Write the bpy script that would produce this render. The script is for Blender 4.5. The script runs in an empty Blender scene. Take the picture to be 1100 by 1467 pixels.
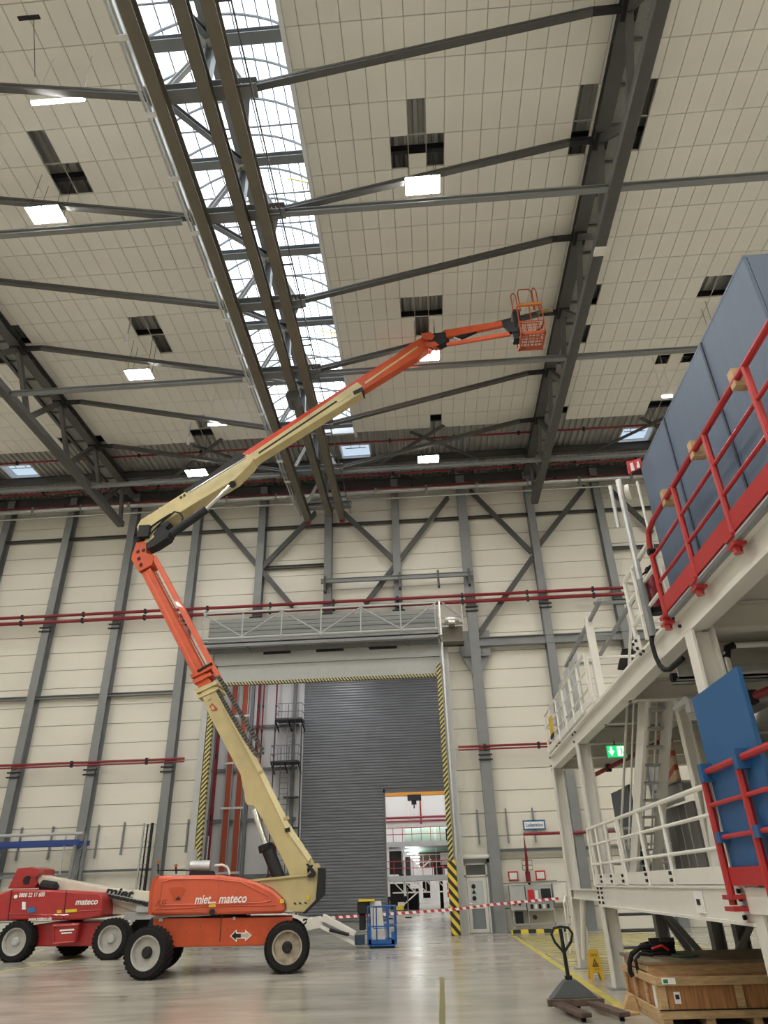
import bpy, math, random
from mathutils import Vector, Matrix
random.seed(7)
S = bpy.context.scene
COL = S.collection

# ---------------------------------------------------------------- camera, sky, exposure
cam = bpy.data.objects.new('camera', bpy.data.cameras.new('camera'))
COL.objects.link(cam)
yaw, pit, rol = [math.radians(a) for a in (-3.06545, 28.63982, -1.71795)]
fw = Vector((math.sin(yaw)*math.cos(pit), math.cos(yaw)*math.cos(pit), math.sin(pit)))
rt = Vector((math.cos(yaw), -math.sin(yaw), 0)); up0 = rt.cross(fw)
rt2 = rt*math.cos(rol) + up0*math.sin(rol); up2 = -rt*math.sin(rol) + up0*math.cos(rol)
M3 = Matrix((rt2, up2, -fw)).transposed()
cam.matrix_world = Matrix.Translation((0, 0, 1.7)) @ M3.to_4x4()
cam.data.sensor_fit = 'VERTICAL'; cam.data.sensor_height = 36.0
cam.data.lens = 983.04/1467*36.0
cam.data.clip_start = 0.05; cam.data.clip_end = 300
S.camera = cam
w = bpy.data.worlds.new('sky'); S.world = w; w.use_nodes = True
bg = w.node_tree.nodes['Background']
bg.inputs[0].default_value = (0.86, 0.93, 1.0, 1); bg.inputs[1].default_value = 4.5   # bright overcast sky
S.view_settings.view_transform = 'Standard'; S.view_settings.look = 'None'
S.view_settings.gamma = 1.0; S.view_settings.use_curve_mapping = False
S.view_settings.exposure = 0.07
LAMP = 245.0        # radiance of the led panels

# ---------------------------------------------------------------- materials
MATS = {}
def mat(name, col, rough=.5, metal=0., var=0., scale=4., bump=0., bscale=40., coat=0., spec=.5, stretch=None):
    if name in MATS: return MATS[name]
    m = bpy.data.materials.new(name); m.use_nodes = True
    nt = m.node_tree; b = nt.nodes['Principled BSDF']
    b.inputs['Base Color'].default_value = (*col, 1); b.inputs['Roughness'].default_value = rough
    b.inputs['Metallic'].default_value = metal; b.inputs['Coat Weight'].default_value = coat
    b.inputs['Specular IOR Level'].default_value = spec
    if var or bump:
        tc = nt.nodes.new('ShaderNodeTexCoord'); src = tc.outputs['Object']
        if stretch:
            mp = nt.nodes.new('ShaderNodeMapping'); mp.inputs['Scale'].default_value = stretch
            nt.links.new(src, mp.inputs[0]); src = mp.outputs[0]
    if var:
        n = nt.nodes.new('ShaderNodeTexNoise'); n.inputs['Scale'].default_value = scale; n.inputs['Detail'].default_value = 5
        nt.links.new(src, n.inputs['Vector'])
        r = nt.nodes.new('ShaderNodeValToRGB'); e = r.color_ramp.elements
        e[0].position = .3; e[1].position = .7
        e[0].color = (*[c*(1-var) for c in col], 1); e[1].color = (*[min(1, c*(1+var)) for c in col], 1)
        nt.links.new(n.outputs['Fac'], r.inputs[0]); nt.links.new(r.outputs[0], b.inputs['Base Color'])
    if bump:
        n2 = nt.nodes.new('ShaderNodeTexNoise'); n2.inputs['Scale'].default_value = bscale
        nt.links.new(src, n2.inputs['Vector'])
        bp = nt.nodes.new('ShaderNodeBump'); bp.inputs['Strength'].default_value = bump; bp.inputs['Distance'].default_value = .02
        nt.links.new(n2.outputs['Fac'], bp.inputs['Height']); nt.links.new(bp.outputs[0], b.inputs['Normal'])
    MATS[name] = m; return m
def emit(name, col, s):
    if name in MATS: return MATS[name]
    m = bpy.data.materials.new(name); m.use_nodes = True; nt = m.node_tree
    b = nt.nodes['Principled BSDF']; b.inputs['Base Color'].default_value = (*col, 1)
    b.inputs['Emission Color'].default_value = (*col, 1); b.inputs['Emission Strength'].default_value = s
    MATS[name] = m; return m
def stripes(name, c1, c2, freq, vec, rough=.5, duty=.5):
    """flat print of diagonal bands: position along vec"""
    m = bpy.data.materials.new(name); m.use_nodes = True; nt = m.node_tree; b = nt.nodes['Principled BSDF']
    tc = nt.nodes.new('ShaderNodeTexCoord'); d = nt.nodes.new('ShaderNodeVectorMath'); d.operation = 'DOT_PRODUCT'
    d.inputs[1].default_value = vec; nt.links.new(tc.outputs['Object'], d.inputs[0])
    mu = nt.nodes.new('ShaderNodeMath'); mu.operation = 'MULTIPLY'; mu.inputs[1].default_value = freq
    nt.links.new(d.outputs['Value'], mu.inputs[0])
    fr = nt.nodes.new('ShaderNodeMath'); fr.operation = 'FRACT'; nt.links.new(mu.outputs[0], fr.inputs[0])
    gt = nt.nodes.new('ShaderNodeMath'); gt.operation = 'GREATER_THAN'; gt.inputs[1].default_value = duty
    nt.links.new(fr.outputs[0], gt.inputs[0])
    mx = nt.nodes.new('ShaderNodeMix'); mx.data_type = 'RGBA'
    mx.inputs[6].default_value = (*c1, 1); mx.inputs[7].default_value = (*c2, 1)
    nt.links.new(gt.outputs[0], mx.inputs[0]); nt.links.new(mx.outputs[2], b.inputs['Base Color'])
    b.inputs['Roughness'].default_value = rough
    MATS[name] = m; return m
CREAM = mat('cream_panel', (.73, .705, .625), .55, var=.03, scale=.5)
TILE = mat('ceiling_tile', (.76, .74, .68), .85, var=.03, scale=.4)
STEEL = mat('grey_paint', (.205, .215, .225), .45, var=.06, scale=2)
DARK = mat('dark_shaded_grey', (.072, .072, .07), .5, var=.08, scale=2)  # steelwork's grey with roof shade put into the colour; dark fittings share it
RAILM = mat('rail_floor_tint', (.135, .12, .09), .5, var=.08, scale=2)  # brown-grey with the floor's reflected light put into it
BLACK = mat('black_rubber', (.010, .010, .011), .75, spec=.3)
BLACKM = mat('black_metal', (.02, .02, .022), .6, spec=.3)
GALV = mat('galvanised', (.50, .51, .51), .38, .7, var=.1, scale=6)
CHROME = mat('chrome', (.75, .75, .76), .15, 1.)
WHITE = mat('white_paint', (.74, .72, .67), .4, var=.03, scale=2)
OFFW = mat('white_wall', (.75, .75, .75), .6)
PIPE = mat('red_pipe', (.22, .011, .02), .35)
REDRAIL = mat('red_rail', (.42, .022, .025), .35, var=.05)
ORANGE = mat('orange_paint', (.62, .105, .048), .38, var=.06, scale=3, coat=.2)
ORANGED = mat('deep_orange_paint', (.52, .075, .02), .45, var=.10, scale=3)
REDP = mat('red_lift_paint', (.38, .024, .026), .35, var=.08, scale=3, coat=.2)
BEIGE = mat('beige_paint', (.52, .43, .22), .45, var=.10, scale=2.5)
BLUEP = mat('blue_paint', (.02, .105, .27), .4)
BLUEBOX = mat('blue_grey_cover', (.085, .125, .20), .5, var=.06, scale=1.5, bump=.25, bscale=3, stretch=(1, 2.5, .35))
WOOD = mat('pine_wood', (.50, .34, .18), .65, var=.22, scale=6, stretch=(1, 1, 6), bump=.1)
PLY = mat('plywood', (.40, .19, .075), .6, var=.35, scale=5, stretch=(6, 6, .5))
GREYL = mat('light_grey_panel', (.42, .43, .43), .5, var=.04)
SHUT = mat('shutter_grey', (.30, .315, .34), .38, .2, var=.04, scale=1)
GLASS = mat('window_glass', (.55, .60, .60), .08)
YELL = mat('yellow_paint', (.72, .52, .03), .45, var=.1)
YLINE = mat('yellow_floor_paint', (.55, .46, .08), .5, var=.2, scale=3)
SIGNRED = mat('sign_red', (.55, .02, .03), .4)
SIGNWHITE = mat('sign_white', (.85, .85, .83), .4)
SIGNBLUE = mat('sign_blue', (.03, .14, .33), .4)
HAZ = stripes('hazard_small', (.02, .02, .02), (.58, .50, .16), 5.6, (1, 0, -.9))
HAZB = stripes('hazard_big', (.02, .02, .02), (.72, .52, .05), 3.0, (1, 0, .9))
HAZH = stripes('hazard_flat', (.02, .02, .02), (.52, .47, .22), 7.0, (1, 0, .8))
HAZF = stripes('hazard_kerb', (.02, .02, .02), (.72, .56, .05), 1.7, (1, 0, 0))
TAPE = stripes('barrier_tape', (.82, .80, .78), (.55, .03, .06), 3.6, (1, 0, .5))
LED = emit('led_panel', (1.0, .97, .90), LAMP)
LEDW = emit('led_panel_dimmed', (1.0, .97, .90), LAMP*.25)   # the row next to the wall runs dimmed
TUBEL = emit('led_tube', (1.0, .98, .94), 40.0)

# ---------------------------------------------------------------- mesh helpers
V = Vector
class MB:
    def __init__(s): s.v = []; s.f = []
    def add(s, vs, fs):
        o = len(s.v); s.v += [tuple(p) for p in vs]; s.f += [tuple(i+o for i in f) for f in fs]; return s
    def box(s, a, b):
        x0, y0, z0 = [min(p, q) for p, q in zip(a, b)]; x1, y1, z1 = [max(p, q) for p, q in zip(a, b)]
        return s.add([(x0,y0,z0),(x1,y0,z0),(x1,y1,z0),(x0,y1,z0),(x0,y0,z1),(x1,y0,z1),(x1,y1,z1),(x0,y1,z1)],
                     [(0,3,2,1),(4,5,6,7),(0,1,5,4),(1,2,6,5),(2,3,7,6),(3,0,4,7)])
    def frame(s, p, q, up):
        p = V(p); q = V(q); d = (q-p).normalized(); up = V(up)
        if abs(d.dot(up)) > .98: up = V((0, 1, 0)) if abs(d.y) < .9 else V((1, 0, 0))
        r = d.cross(up).normalized(); u = r.cross(d).normalized(); return p, q, r, u
    def beam(s, p, q, w, h, w2=None, h2=None, up=(0, 0, 1)):
        p, q, r, u = s.frame(p, q, up); w2 = w if w2 is None else w2; h2 = h if h2 is None else h2
        vs = []
        for c, a, b in ((p, w, h), (q, w2, h2)):
            vs += [c-r*a/2-u*b/2, c+r*a/2-u*b/2, c+r*a/2+u*b/2, c-r*a/2+u*b/2]
        return s.add(vs, [(3,2,1,0),(4,5,6,7),(0,1,5,4),(1,2,6,5),(2,3,7,6),(3,0,4,7)])
    def ibeam(s, p, q, w, h, up=(0, 0, 1), tf=.025, tw=.02):
        p0, q0, r, u = s.frame(p, q, up)
        for k in (1, -1):
            o = u*k*(h/2-tf/2); s.beam(p0+o, q0+o, w, tf, up=u)
        return s.beam(p0, q0, tw, h-2*tf, up=u)
    def tube(s, p, q, r, n=8, r2=None, caps=True):
        p, q, a, b = s.frame(p, q, (0, 0, 1)); r2 = r if r2 is None else r2; vs = []
        for c, rr in ((p, r), (q, r2)):
            for i in range(n):
                t = 2*math.pi*i/n; vs.append(c+a*math.cos(t)*rr+b*math.sin(t)*rr)
        fs = [(i, (i+1) % n, n+(i+1) % n, n+i) for i in range(n)]
        if caps: fs += [tuple(range(n-1, -1, -1)), tuple(range(n, 2*n))]
        return s.add(vs, fs)
    def pipe(s, pts, r, n=8):
        pts = [V(p) for p in pts]; rings = []; m = len(pts); ref = None
        for i, p in enumerate(pts):
            d = (pts[min(i+1, m-1)]-pts[max(i-1, 0)])
            if d.length < 1e-6: d = V((0, 0, 1))
            d.normalize()
            if ref is None:
                ref = V((0, 0, 1)) if abs(d.z) < .9 else V((1, 0, 0))
            a = d.cross(ref)
            if a.length < .05: a = d.cross(V((0, 1, 0)))
            a.normalize(); b = a.cross(d).normalized(); ref = b
            k = 1.
            if 0 < i < m-1:
                c = (pts[i]-pts[i-1]).normalized().dot((pts[i+1]-pts[i]).normalized()); k = 1/max(.5, math.sqrt((1+c)/2))
            rings.append([p+(a*math.cos(2*math.pi*j/n)+b*math.sin(2*math.pi*j/n))*r for j in range(n)])
        vs = [v for R in rings for v in R]
        fs = [(i*n+j, i*n+(j+1) % n, (i+1)*n+(j+1) % n, (i+1)*n+j) for i in range(m-1) for j in range(n)]
        fs += [tuple(range(n-1, -1, -1)), tuple(range((m-1)*n, m*n))]
        return s.add(vs, fs)
    def extr(s, poly, vec):
        """planar outline given real thickness: pushed both ways along vec"""
        n = len(poly); vec = V(vec); A = [V(p)-vec/2 for p in poly]; B = [V(p)+vec/2 for p in poly]
        return s.add(A+B, [tuple(range(n-1, -1, -1)), tuple(range(n, 2*n))]+[(i, (i+1) % n, n+(i+1) % n, n+i) for i in range(n)])
    def lathe(s, c, axis, prof, n=20):
        """prof: (radius, distance along axis)"""
        c = V(c); ax = V(axis).normalized(); a = ax.orthogonal().normalized(); b = ax.cross(a); m = len(prof); vs = []
        for r, h in prof:
            for i in range(n):
                t = 2*math.pi*i/n; vs.append(c+ax*h+(a*math.cos(t)+b*math.sin(t))*r)
        fs = [(k*n+i, k*n+(i+1) % n, (k+1)*n+(i+1) % n, (k+1)*n+i) for k in range(m-1) for i in range(n)]
        fs += [tuple(range(n-1, -1, -1)), tuple(range((m-1)*n, m*n))]
        return s.add(vs, fs)
    def loop(s, pts, r, n=6): return s.pipe(list(pts)+[pts[0]], r, n)

OFF = {}
def tag(o, label=None, cat=None, group=None, kind=None):
    if label: o['label'] = label
    if cat: o['category'] = cat
    if group: o['group'] = group
    if kind: o['kind'] = kind
    return o
def thing(name, loc, label, cat, group=None, kind=None, rotz=0., local=False):
    o = bpy.data.objects.new(name, None); COL.objects.link(o); o.location = loc; o.rotation_euler = (0, 0, rotz)
    o.empty_display_size = .2
    OFF[o.name] = V((0, 0, 0)) if local else V(loc)
    return tag(o, label, cat, group, kind)
def finish(me, smooth):
    me.validate(); me.update()
    if smooth:
        me.polygons.foreach_set('use_smooth', [True]*len(me.polygons))
        try: me.set_sharp_from_angle(angle=math.radians(35))
        except Exception: pass
def put(name, mb, m, parent=None, label=None, cat=None, group=None, kind=None, smooth=False, bevel=0.):
    me = bpy.data.meshes.new(name)
    if parent is not None: off = OFF[parent.name]
    else:
        xs, ys, zs = zip(*mb.v); off = V(((min(xs)+max(xs))/2, (min(ys)+max(ys))/2, min(zs)))
    me.from_pydata([tuple(V(p)-off) for p in mb.v], [], mb.f); me.materials.append(m); finish(me, smooth)
    o = bpy.data.objects.new(name, me); COL.objects.link(o)
    if parent is None: o.location = off
    else: o.parent = parent
    OFF[o.name] = off
    if bevel:
        b = o.modifiers.new('edge', 'BEVEL'); b.width = bevel; b.segments = 2; b.limit_method = 'ANGLE'
    return tag(o, label, cat, group, kind)
def inst(name, me, loc, parent):
    o = bpy.data.objects.new(name, me); COL.objects.link(o); o.parent = parent
    o.location = V(loc)-OFF[parent.name]; return o
def box(a, b): return MB().box(a, b)
def beam(*a, **k): return MB().beam(*a, **k)
def tube(*a, **k): return MB().tube(*a, **k)
def textmesh(txt, size, bold=0., shear=0.):
    cu = bpy.data.curves.new('lettering', 'FONT'); cu.body = txt; cu.size = size; cu.offset = bold; cu.shear = shear
    cu.extrude = .002; cu.align_x = 'CENTER'; cu.align_y = 'CENTER'; cu.resolution_u = 3
    t = bpy.data.objects.new('lettering', cu); COL.objects.link(t)
    me = bpy.data.meshes.new_from_object(t.evaluated_get(bpy.context.evaluated_depsgraph_get()))
    bpy.data.objects.remove(t); bpy.data.curves.remove(cu); return me
def text(txt, size, loc, xdir, zdir, m, parent, bold=0., shear=0., name='lettering', fit=None):
    """flat lettering on the face through loc; xdir reading direction, zdir up"""
    me = textmesh(txt, size, bold, shear); me.materials.append(m)
    o = bpy.data.objects.new(name, me); COL.objects.link(o)
    x = V(xdir).normalized(); z = V(zdir).normalized(); n = x.cross(z)
    sx = 1.
    if fit:
        xs = [v.co.x for v in me.vertices]; sx = fit/(max(xs)-min(xs))
    R = Matrix((x, z, n)).transposed().to_4x4()
    o.parent = parent
    o.matrix_local = Matrix.Translation(V(loc)-OFF[parent.name]) @ R @ Matrix.Diagonal((sx, 1, 1, 1))
    OFF[o.name] = V((0, 0, 0)); return o


# ---------------------------------------------------------------- floor
XL, XR, YN, YW = -24.6, 19.0, -13.0, 32.0
def concrete():
    m = bpy.data.materials.new('polished_concrete'); m.use_nodes = True; nt = m.node_tree; b = nt.nodes['Principled BSDF']
    tc = nt.nodes.new('ShaderNodeTexCoord')
    mp = nt.nodes.new('ShaderNodeMapping'); mp.inputs['Rotation'].default_value = (0, 0, -.5); mp.inputs['Scale'].default_value = (.5, 1.4, 1)
    nt.links.new(tc.outputs['Object'], mp.inputs[0])
    n1 = nt.nodes.new('ShaderNodeTexNoise'); n1.inputs['Scale'].default_value = .35; n1.inputs['Detail'].default_value = 8
    nt.links.new(tc.outputs['Object'], n1.inputs[0])
    n2 = nt.nodes.new('ShaderNodeTexNoise'); n2.inputs['Scale'].default_value = 1.6; n2.inputs['Detail'].default_value = 6
    nt.links.new(mp.outputs[0], n2.inputs[0])
    mix = nt.nodes.new('ShaderNodeMath'); mix.operation = 'MULTIPLY_ADD'; mix.inputs[1].default_value = .6
    nt.links.new(n2.outputs['Fac'], mix.inputs[0]); nt.links.new(n1.outputs['Fac'], mix.inputs[2])
    r = nt.nodes.new('ShaderNodeValToRGB'); e = r.color_ramp.elements
    e[0].position = .55; e[0].color = (.315, .30, .255, 1); e[1].position = 1.05; e[1].color = (.50, .475, .41, 1)
    nt.links.new(mix.outputs[0], r.inputs[0]); nt.links.new(r.outputs[0], b.inputs['Base Color'])
    rr = nt.nodes.new('ShaderNodeMapRange'); rr.inputs['To Min'].default_value = .10; rr.inputs['To Max'].default_value = .30
    nt.links.new(n2.outputs['Fac'], rr.inputs['Value']); nt.links.new(rr.outputs[0], b.inputs['Roughness'])
    b.inputs['Specular IOR Level'].default_value = .6
    return m
CONC = concrete()
put('floor', box((-27, YN-.4, -.3), (XR+.5, 96, 0)), CONC, label='polished grey concrete floor of the hangar', cat='floor', kind='structure')
mk = thing('floor_marking', (4.6, 23, 0), 'yellow edge line with hatching painted beside the white platform', 'floor marking', kind='structure')
put('edge_line', box((2.62, 12.2, 0), (2.77, 29.6, .004)), YLINE, mk)
for i in range(34):
    y = 17.2+i*.36
    put('stripe', MB().add([(2.85, y, .004), (7.4, y+.5, .004), (7.4, y+.6, .004), (2.85, y+.1, .004), (2.85, y, .001), (7.4, y+.5, .001), (7.4, y+.6, .001), (2.85, y+.1, .001)],
        [(0,1,2,3),(7,6,5,4),(0,4,5,1),(1,5,6,2),(2,6,7,3),(3,7,4,0)]), YLINE, mk)
put('floor_line', beam((-11.6, 20.4, .002), (-11.2, 25, .002), .12, .004), YLINE, label='yellow floor line near the red lift, the one further from the wall panels', cat='floor marking', kind='structure')
put('floor_line', beam((-14.9, 22.5, .002), (-14.6, 29, .002), .12, .004), YLINE, label='yellow floor line running behind the red lift', cat='floor marking', kind='structure')
put('floor_line', beam((-.05, 9.5, .002), (0, 17.4, .002), .09, .004), mat('olive_tape', (.22, .20, .08), .5), label='single olive tape strip on the open floor', cat='floor marking', kind='structure')

# ---------------------------------------------------------------- walls
XC = [-22.17+3.51*i for i in range(12)]
GX0, GX1, GZ = -10.0, .95, 11.7          # gate hole in the back wall
wb = thing('wall_back', (-3, 32, 0), 'cream sandwich panel back wall behind the steel columns', 'wall', kind='structure')
bk = MB()
bk.box((XL, 32.07, 0), (GX0, 32.3, GZ)); bk.box((2.15, 32.07, 0), (XR, 32.3, GZ)); bk.box((GX1, 32.07, 2.5), (2.15, 32.3, GZ)); bk.box((XL, 32.07, GZ), (XR, 32.3, 22.2))
put('backing', bk, CREAM, wb)
PH = .88; pcache = {}
def panel(x0, x1, z0, z1):
    k = (round(x1-x0, 2), round(z1-z0, 2))
    if k not in pcache:
        mb = MB(); hw, h = k[0]/2, k[1]; e = .012
        mb.add([(-hw, .05, 0), (hw, .05, 0), (hw, .05, h), (-hw, .05, h), (-hw, 0, e), (hw, 0, e), (hw, 0, h-e), (-hw, 0, h-e)],
               [(4, 5, 6, 7), (0, 1, 5, 4), (1, 2, 6, 5), (2, 3, 7, 6), (3, 0, 4, 7)])
        me = bpy.data.meshes.new('panel'); me.from_pydata(mb.v, [], mb.f); me.materials.append(CREAM); me.update(); pcache[k] = me
    inst('panel', pcache[k], ((x0+x1)/2, 32.0, z0), wb)
for i in range(11):
    a, b = XC[i], XC[i+1]
    z = 0.; zs = [0., .82]
    while zs[-1] < 21.2: zs.append(zs[-1]+PH)
    for z0, z1 in zip(zs, zs[1:]):
        z1 = min(z1, 21.3)-.012; x0, x1 = a+.005, b-.005
        if z0 < GZ-.3:
            if x0 > GX0-.1 and x1 < GX1+.1: continue
            if x0 < GX0 < x1: x1 = GX0
            if x0 < GX1 < x1: x0 = GX1 if z0 > 2.45 else 2.15
        if x1-x0 < .1: continue
        panel(x0, x1, z0, z1)
put('wall_left', box((XL-.3, YN-.3, 0), (XL, 32.3, 22.2)), CREAM, label='cream wall closing the far side of the hall', cat='wall', kind='structure')
put('wall_right', box((XR, YN-.3, 0), (XR+.3, 32.3, 22.2)), CREAM, label='cream wall behind the white platform', cat='wall', kind='structure')
put('wall_front', box((XL, YN-.3, 0), (XR, YN, 22.2)), CREAM, label='cream wall behind the viewer', cat='wall', kind='structure')

# steel columns on the back wall
lab = ['steel column at the far left edge of the back wall', 'steel column over the blue rack of the back wall', 'steel column under the end of the left roof truss',
       'steel column beside the leaning ladder', 'upper steel column left of the crane rails, above the gate', 'steel column right under the crane rail ends',
       'steel column above the gate carrying a diagonal from the right', 'wide steel column with gusset plates right of the gate',
       'steel column under the end of the right roof truss', 'steel column behind the upper platform railing', 'steel column hidden mostly by the blue box', 'steel column at the end wall']
for i, x in enumerate(XC[:11]):
    z0 = 0 if i in (0, 1, 2, 3, 7, 8, 9, 10) else 13.0
    t = thing('column', (x, 31.7, z0), lab[i], 'column', 'steel columns of the back wall', 'structure')
    wd = .46 if i == 7 else .38
    put('shaft', MB().ibeam((x, 31.72, z0), (x, 31.72, 20.9), wd, .48, up=(0, 1, 0), tf=.03), STEEL, t)
    for z in (13.4, 6.6):
        if z > z0: put('splice_bracket', MB().box((x-.3, 31.40, z), (x+.3, 31.47, z+.06)).box((x-.3, 31.40, z-.2), (x+.3, 31.47, z-.14)), BLACKM, t)
    if i == 7:
        for s in (-1, 1):
            put('gusset', MB().extr([(x+s*.2, 31.7, 10.2), (x+s*.2, 31.7, 12.3), (x+s*.75, 31.7, 12.3), (x+s*.72, 31.7, 11.2)], (0, .1, 0)), STEEL, t)
            put('stiffener', box((x+s*.2, 31.5, 11.0), (x+s*.6, 31.6, 11.04)), DARK, t)
# girts and diagonals on the back wall
def girt(p, q, w, h, m, label, name='girt'):
    put(name, MB().ibeam(p, q, w, h, up=(0, 0, 1), tf=.03), m, label=label, cat='beam', group='beams on the back wall', kind='structure')
girt((XL, 31.85, 18.5), (XR, 31.85, 18.5), .2, .12, DARK, 'thin dark girt running the whole wall under the roof')
girt((XL, 31.8, 10.03), (-11.7, 31.8, 10.03), .2, .16, STEEL, 'grey girt halfway up the wall left of the gate')
girt((2.6, 31.6, 11.7), (16, 31.6, 11.7), .3, .42, STEEL, 'deep grey girder right of the gate at gusset height')
girt((-8.1, 31.8, 16.2), (-4.6, 31.8, 16.2), .16, .16, DARK, 'short dark strut between two columns above the gate')
girt((9.6, 31.8, 16.3), (13, 31.8, 16.3), .16, .14, DARK, 'short dark strut beside the blue box')
girt((2.4, 31.75, 2.88), (8, 31.75, 2.88), .16, .14, STEEL, 'low grey rail on the wall above the control cabinet')
girt((XL, 31.75, 2.6), (-11.8, 31.75, 2.6), .12, .10, STEEL, 'low grey rail on the wall behind the red lift')
for p, q, l in [((-11.07,31.6,19.726), (-6.314,31.6,13.918), 'dark diagonal brace falling towards the gate above the boom lift'),
                ((-5.317,31.6,19.149), (-7.944,31.6,16.191), 'dark diagonal brace left of the crane rail ends'),
                ((-3.906,31.6,19.143), (-1.236,31.6,16.158), 'dark diagonal brace right of the crane rail ends'),
                ((1.725,31.6,19.669), (-2.789,31.6,13.843), 'double dark diagonal brace above the gate catwalk'),
                ((2.89,31.6,19.976), (5.607,31.6,16.265), 'dark diagonal brace right of the wide gusseted column'),
                ((8.853,31.6,19.794), (5.903,31.6,16.403), 'dark diagonal brace below the end of the right truss'),
                ((5.627,31.6,15.879), (2.644,31.6,12.118), 'long dark diagonal brace landing on the gusset plate'),
                ((10.087,31.6,19.627), (11.807,31.6,17.067), 'dark diagonal brace behind the upper white railing')]:
    t = thing('diagonal_brace', V(q), l, 'brace', 'diagonal braces on the back wall', 'structure')
    put('bar', MB().beam(V(p)+V((0, 0, .09)), V(q)+V((0, 0, .09)), .14, .13), DARK, t)
    put('bar', MB().beam(V(p)-V((0, 0, .09)), V(q)-V((0, 0, .09)), .14, .13), DARK, t)
# sprinkler and service pipes on the wall
def pipeline(pts, r, m, label, cat='pipe', group='red pipes', cl=None, name='sprinkler_pipe'):
    t = thing(name, V(pts[0]), label, cat, group)
    put('run', MB().pipe(pts, r, 10), m, t, smooth=True)
    if cl:
        p, q = V(pts[0]), V(pts[-1])
        for i in range(cl):
            c = p.lerp(q, (i+.5)/cl); put('clamp', box(c-V((.05, r+.02, r+.03)), c+V((.05, r+.02, r+.03))), BLACKM if m is PIPE else GALV, t)
    return t
pipeline([(XL, 31.32, 13.98), (9.8, 31.32, 13.98)], .075, PIPE, 'upper of the two long red pipes crossing the wall above the gate', cl=11)
pipeline([(XL, 31.32, 13.66), (9.8, 31.32, 13.66)], .085, PIPE, 'lower of the two long red pipes crossing the wall above the gate', cl=11)
pipeline([(XL, 31.4, 6.95), (-10.9, 31.4, 6.95)], .05, PIPE, 'thin red pipe low on the wall left of the gate', cl=4)
pipeline([(XL, 31.4, 6.82), (-10.9, 31.4, 6.82)], .035, PIPE, 'thinnest red pipe left of the gate, just under its twin', cl=4)
pipeline([(1.25, 31.4, 6.98), (5.9, 31.4, 6.98)], .05, PIPE, 'thin red pipe on the wall between gate and platform', cl=2)
pipeline([(1.25, 31.4, 6.85), (5.9, 31.4, 6.85)], .035, PIPE, 'thinnest red pipe between gate and platform, under its twin', cl=2)
pipeline([(9.0, 31.38, 3.45), (3.66, 31.38, 3.45), (3.66, 31.38, 2.6), (3.66, 31.6, 2.1)], .06, PIPE, 'red hydrant pipe bending down to the control cabinet')
pipeline([(XL, 31.2, 20.0), (12.5, 31.2, 20.0)], .13, GALV, 'silver duct running along the top of the wall', group='roof services', cl=14, name='ventilation_duct')
pipeline([(XL, 31.25, 19.58), (12.5, 31.25, 19.58)], .05, GALV, 'thin grey conduit just under the silver duct', group='roof services', name='conduit')
pipeline([(XL, 27.85, 20.9), (13, 27.85, 20.9)], .05, PIPE, 'red sprinkler pipe hanging along the ceiling tile edge', cl=12)
pipeline([(XL, 30.6, 20.7), (13, 30.6, 20.7)], .05, PIPE, 'red sprinkler pipe under the corrugated deck near the wall', cl=12)
pipeline([(XL, 31.36, 20.3), (13, 31.36, 20.3)], .05, PIPE, 'red pipe along the dark edge beam at wall top', cl=10)
put('edge_beam', MB().ibeam((XL, 31.75, 20.75), (XR, 31.75, 20.75), .3, .62), DARK, label='dark edge beam on top of the back wall under the deck', cat='beam', kind='structure')
put('purlin', MB().ibeam((XL, 29.55, 20.85), (XR, 29.55, 20.85), .2, .42), DARK, label='dark purlin under the bare corrugated deck', cat='beam', kind='structure')
j = thing('hoist_beam', (-1.2, 31, 15), 'grey hoist beam mounted between two columns over the gate', 'beam', kind='structure')
put('beam', MB().ibeam((-4.9, 31.2, 15.05), (2.6, 31.2, 15.05), .14, .22), STEEL, j)
for x in (-4.7, -1.0, 0.9, 2.4): put('bracket', MB().box((x-.05, 31.1, 14.5), (x+.05, 31.5, 15.3)), DARK, j)
for i, (x, z0, z1, l) in enumerate([(1.86, 3.14, 4.48, 'above the glazed door'), (3.07, 3.16, 4.49, 'left of the blue sign'), (4.19, 3.15, 4.48, 'in front of the blue sign'), (-14.55, 3.1, 4.4, 'over the end of the blue rack'), (-13.42, 3.19, 4.47, 'left of the leaning ladder'), (-16.6, 3.1, 4.4, 'over the middle of the blue rack'), (-18.0, 3.1, 4.4, 'over the far part of the blue rack'), (-10.6, 3.2, 4.5, 'right of the steel column by the gate')]):
    put('wall_bar', box((x-.03, 31.86, z0), (x+.03, 31.95, z1)), STEEL, label='short vertical grey bar on the wall '+l, cat='bar', group='vertical bars on the wall')


# ---------------------------------------------------------------- roof
YK = [9.28+3.4*i for i in range(7)]
ZT, ZD = 20.8, 21.3
SX0, SX1, SYE = -6.45, -2.75, 27.0        # ridge skylight opening
WIN = [(-3.65, -2.2, 28.6, 30.1, 'tilted roof window beside the crane rail ends'), (-21.3, -19.75, 28.6, 30.1, 'roof window at the far left above the wall'), (10.45, 11.9, 28.6, 30.1, 'roof window next to the blue box')]
def deck(mb, x0, x1, y0, y1, z=ZD, p=.30, h=.11):
    n = int((x1-x0)/p)+1; xs = []
    for i in range(n):
        a = x0+i*p; xs += [(a, 0), (a+p*.38, 0), (a+p*.5, h), (a+p*.88, h)]
    xs = [q for q in xs if q[0] < x1]+[(x1, 0)]
    vs = []
    for x, dz in xs: vs += [(x, y0, z+dz), (x, y1, z+dz)]
    mb.add(vs, [(2*i, 2*i+1, 2*i+3, 2*i+2) for i in range(len(xs)-1)])
dk = MB()
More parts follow.
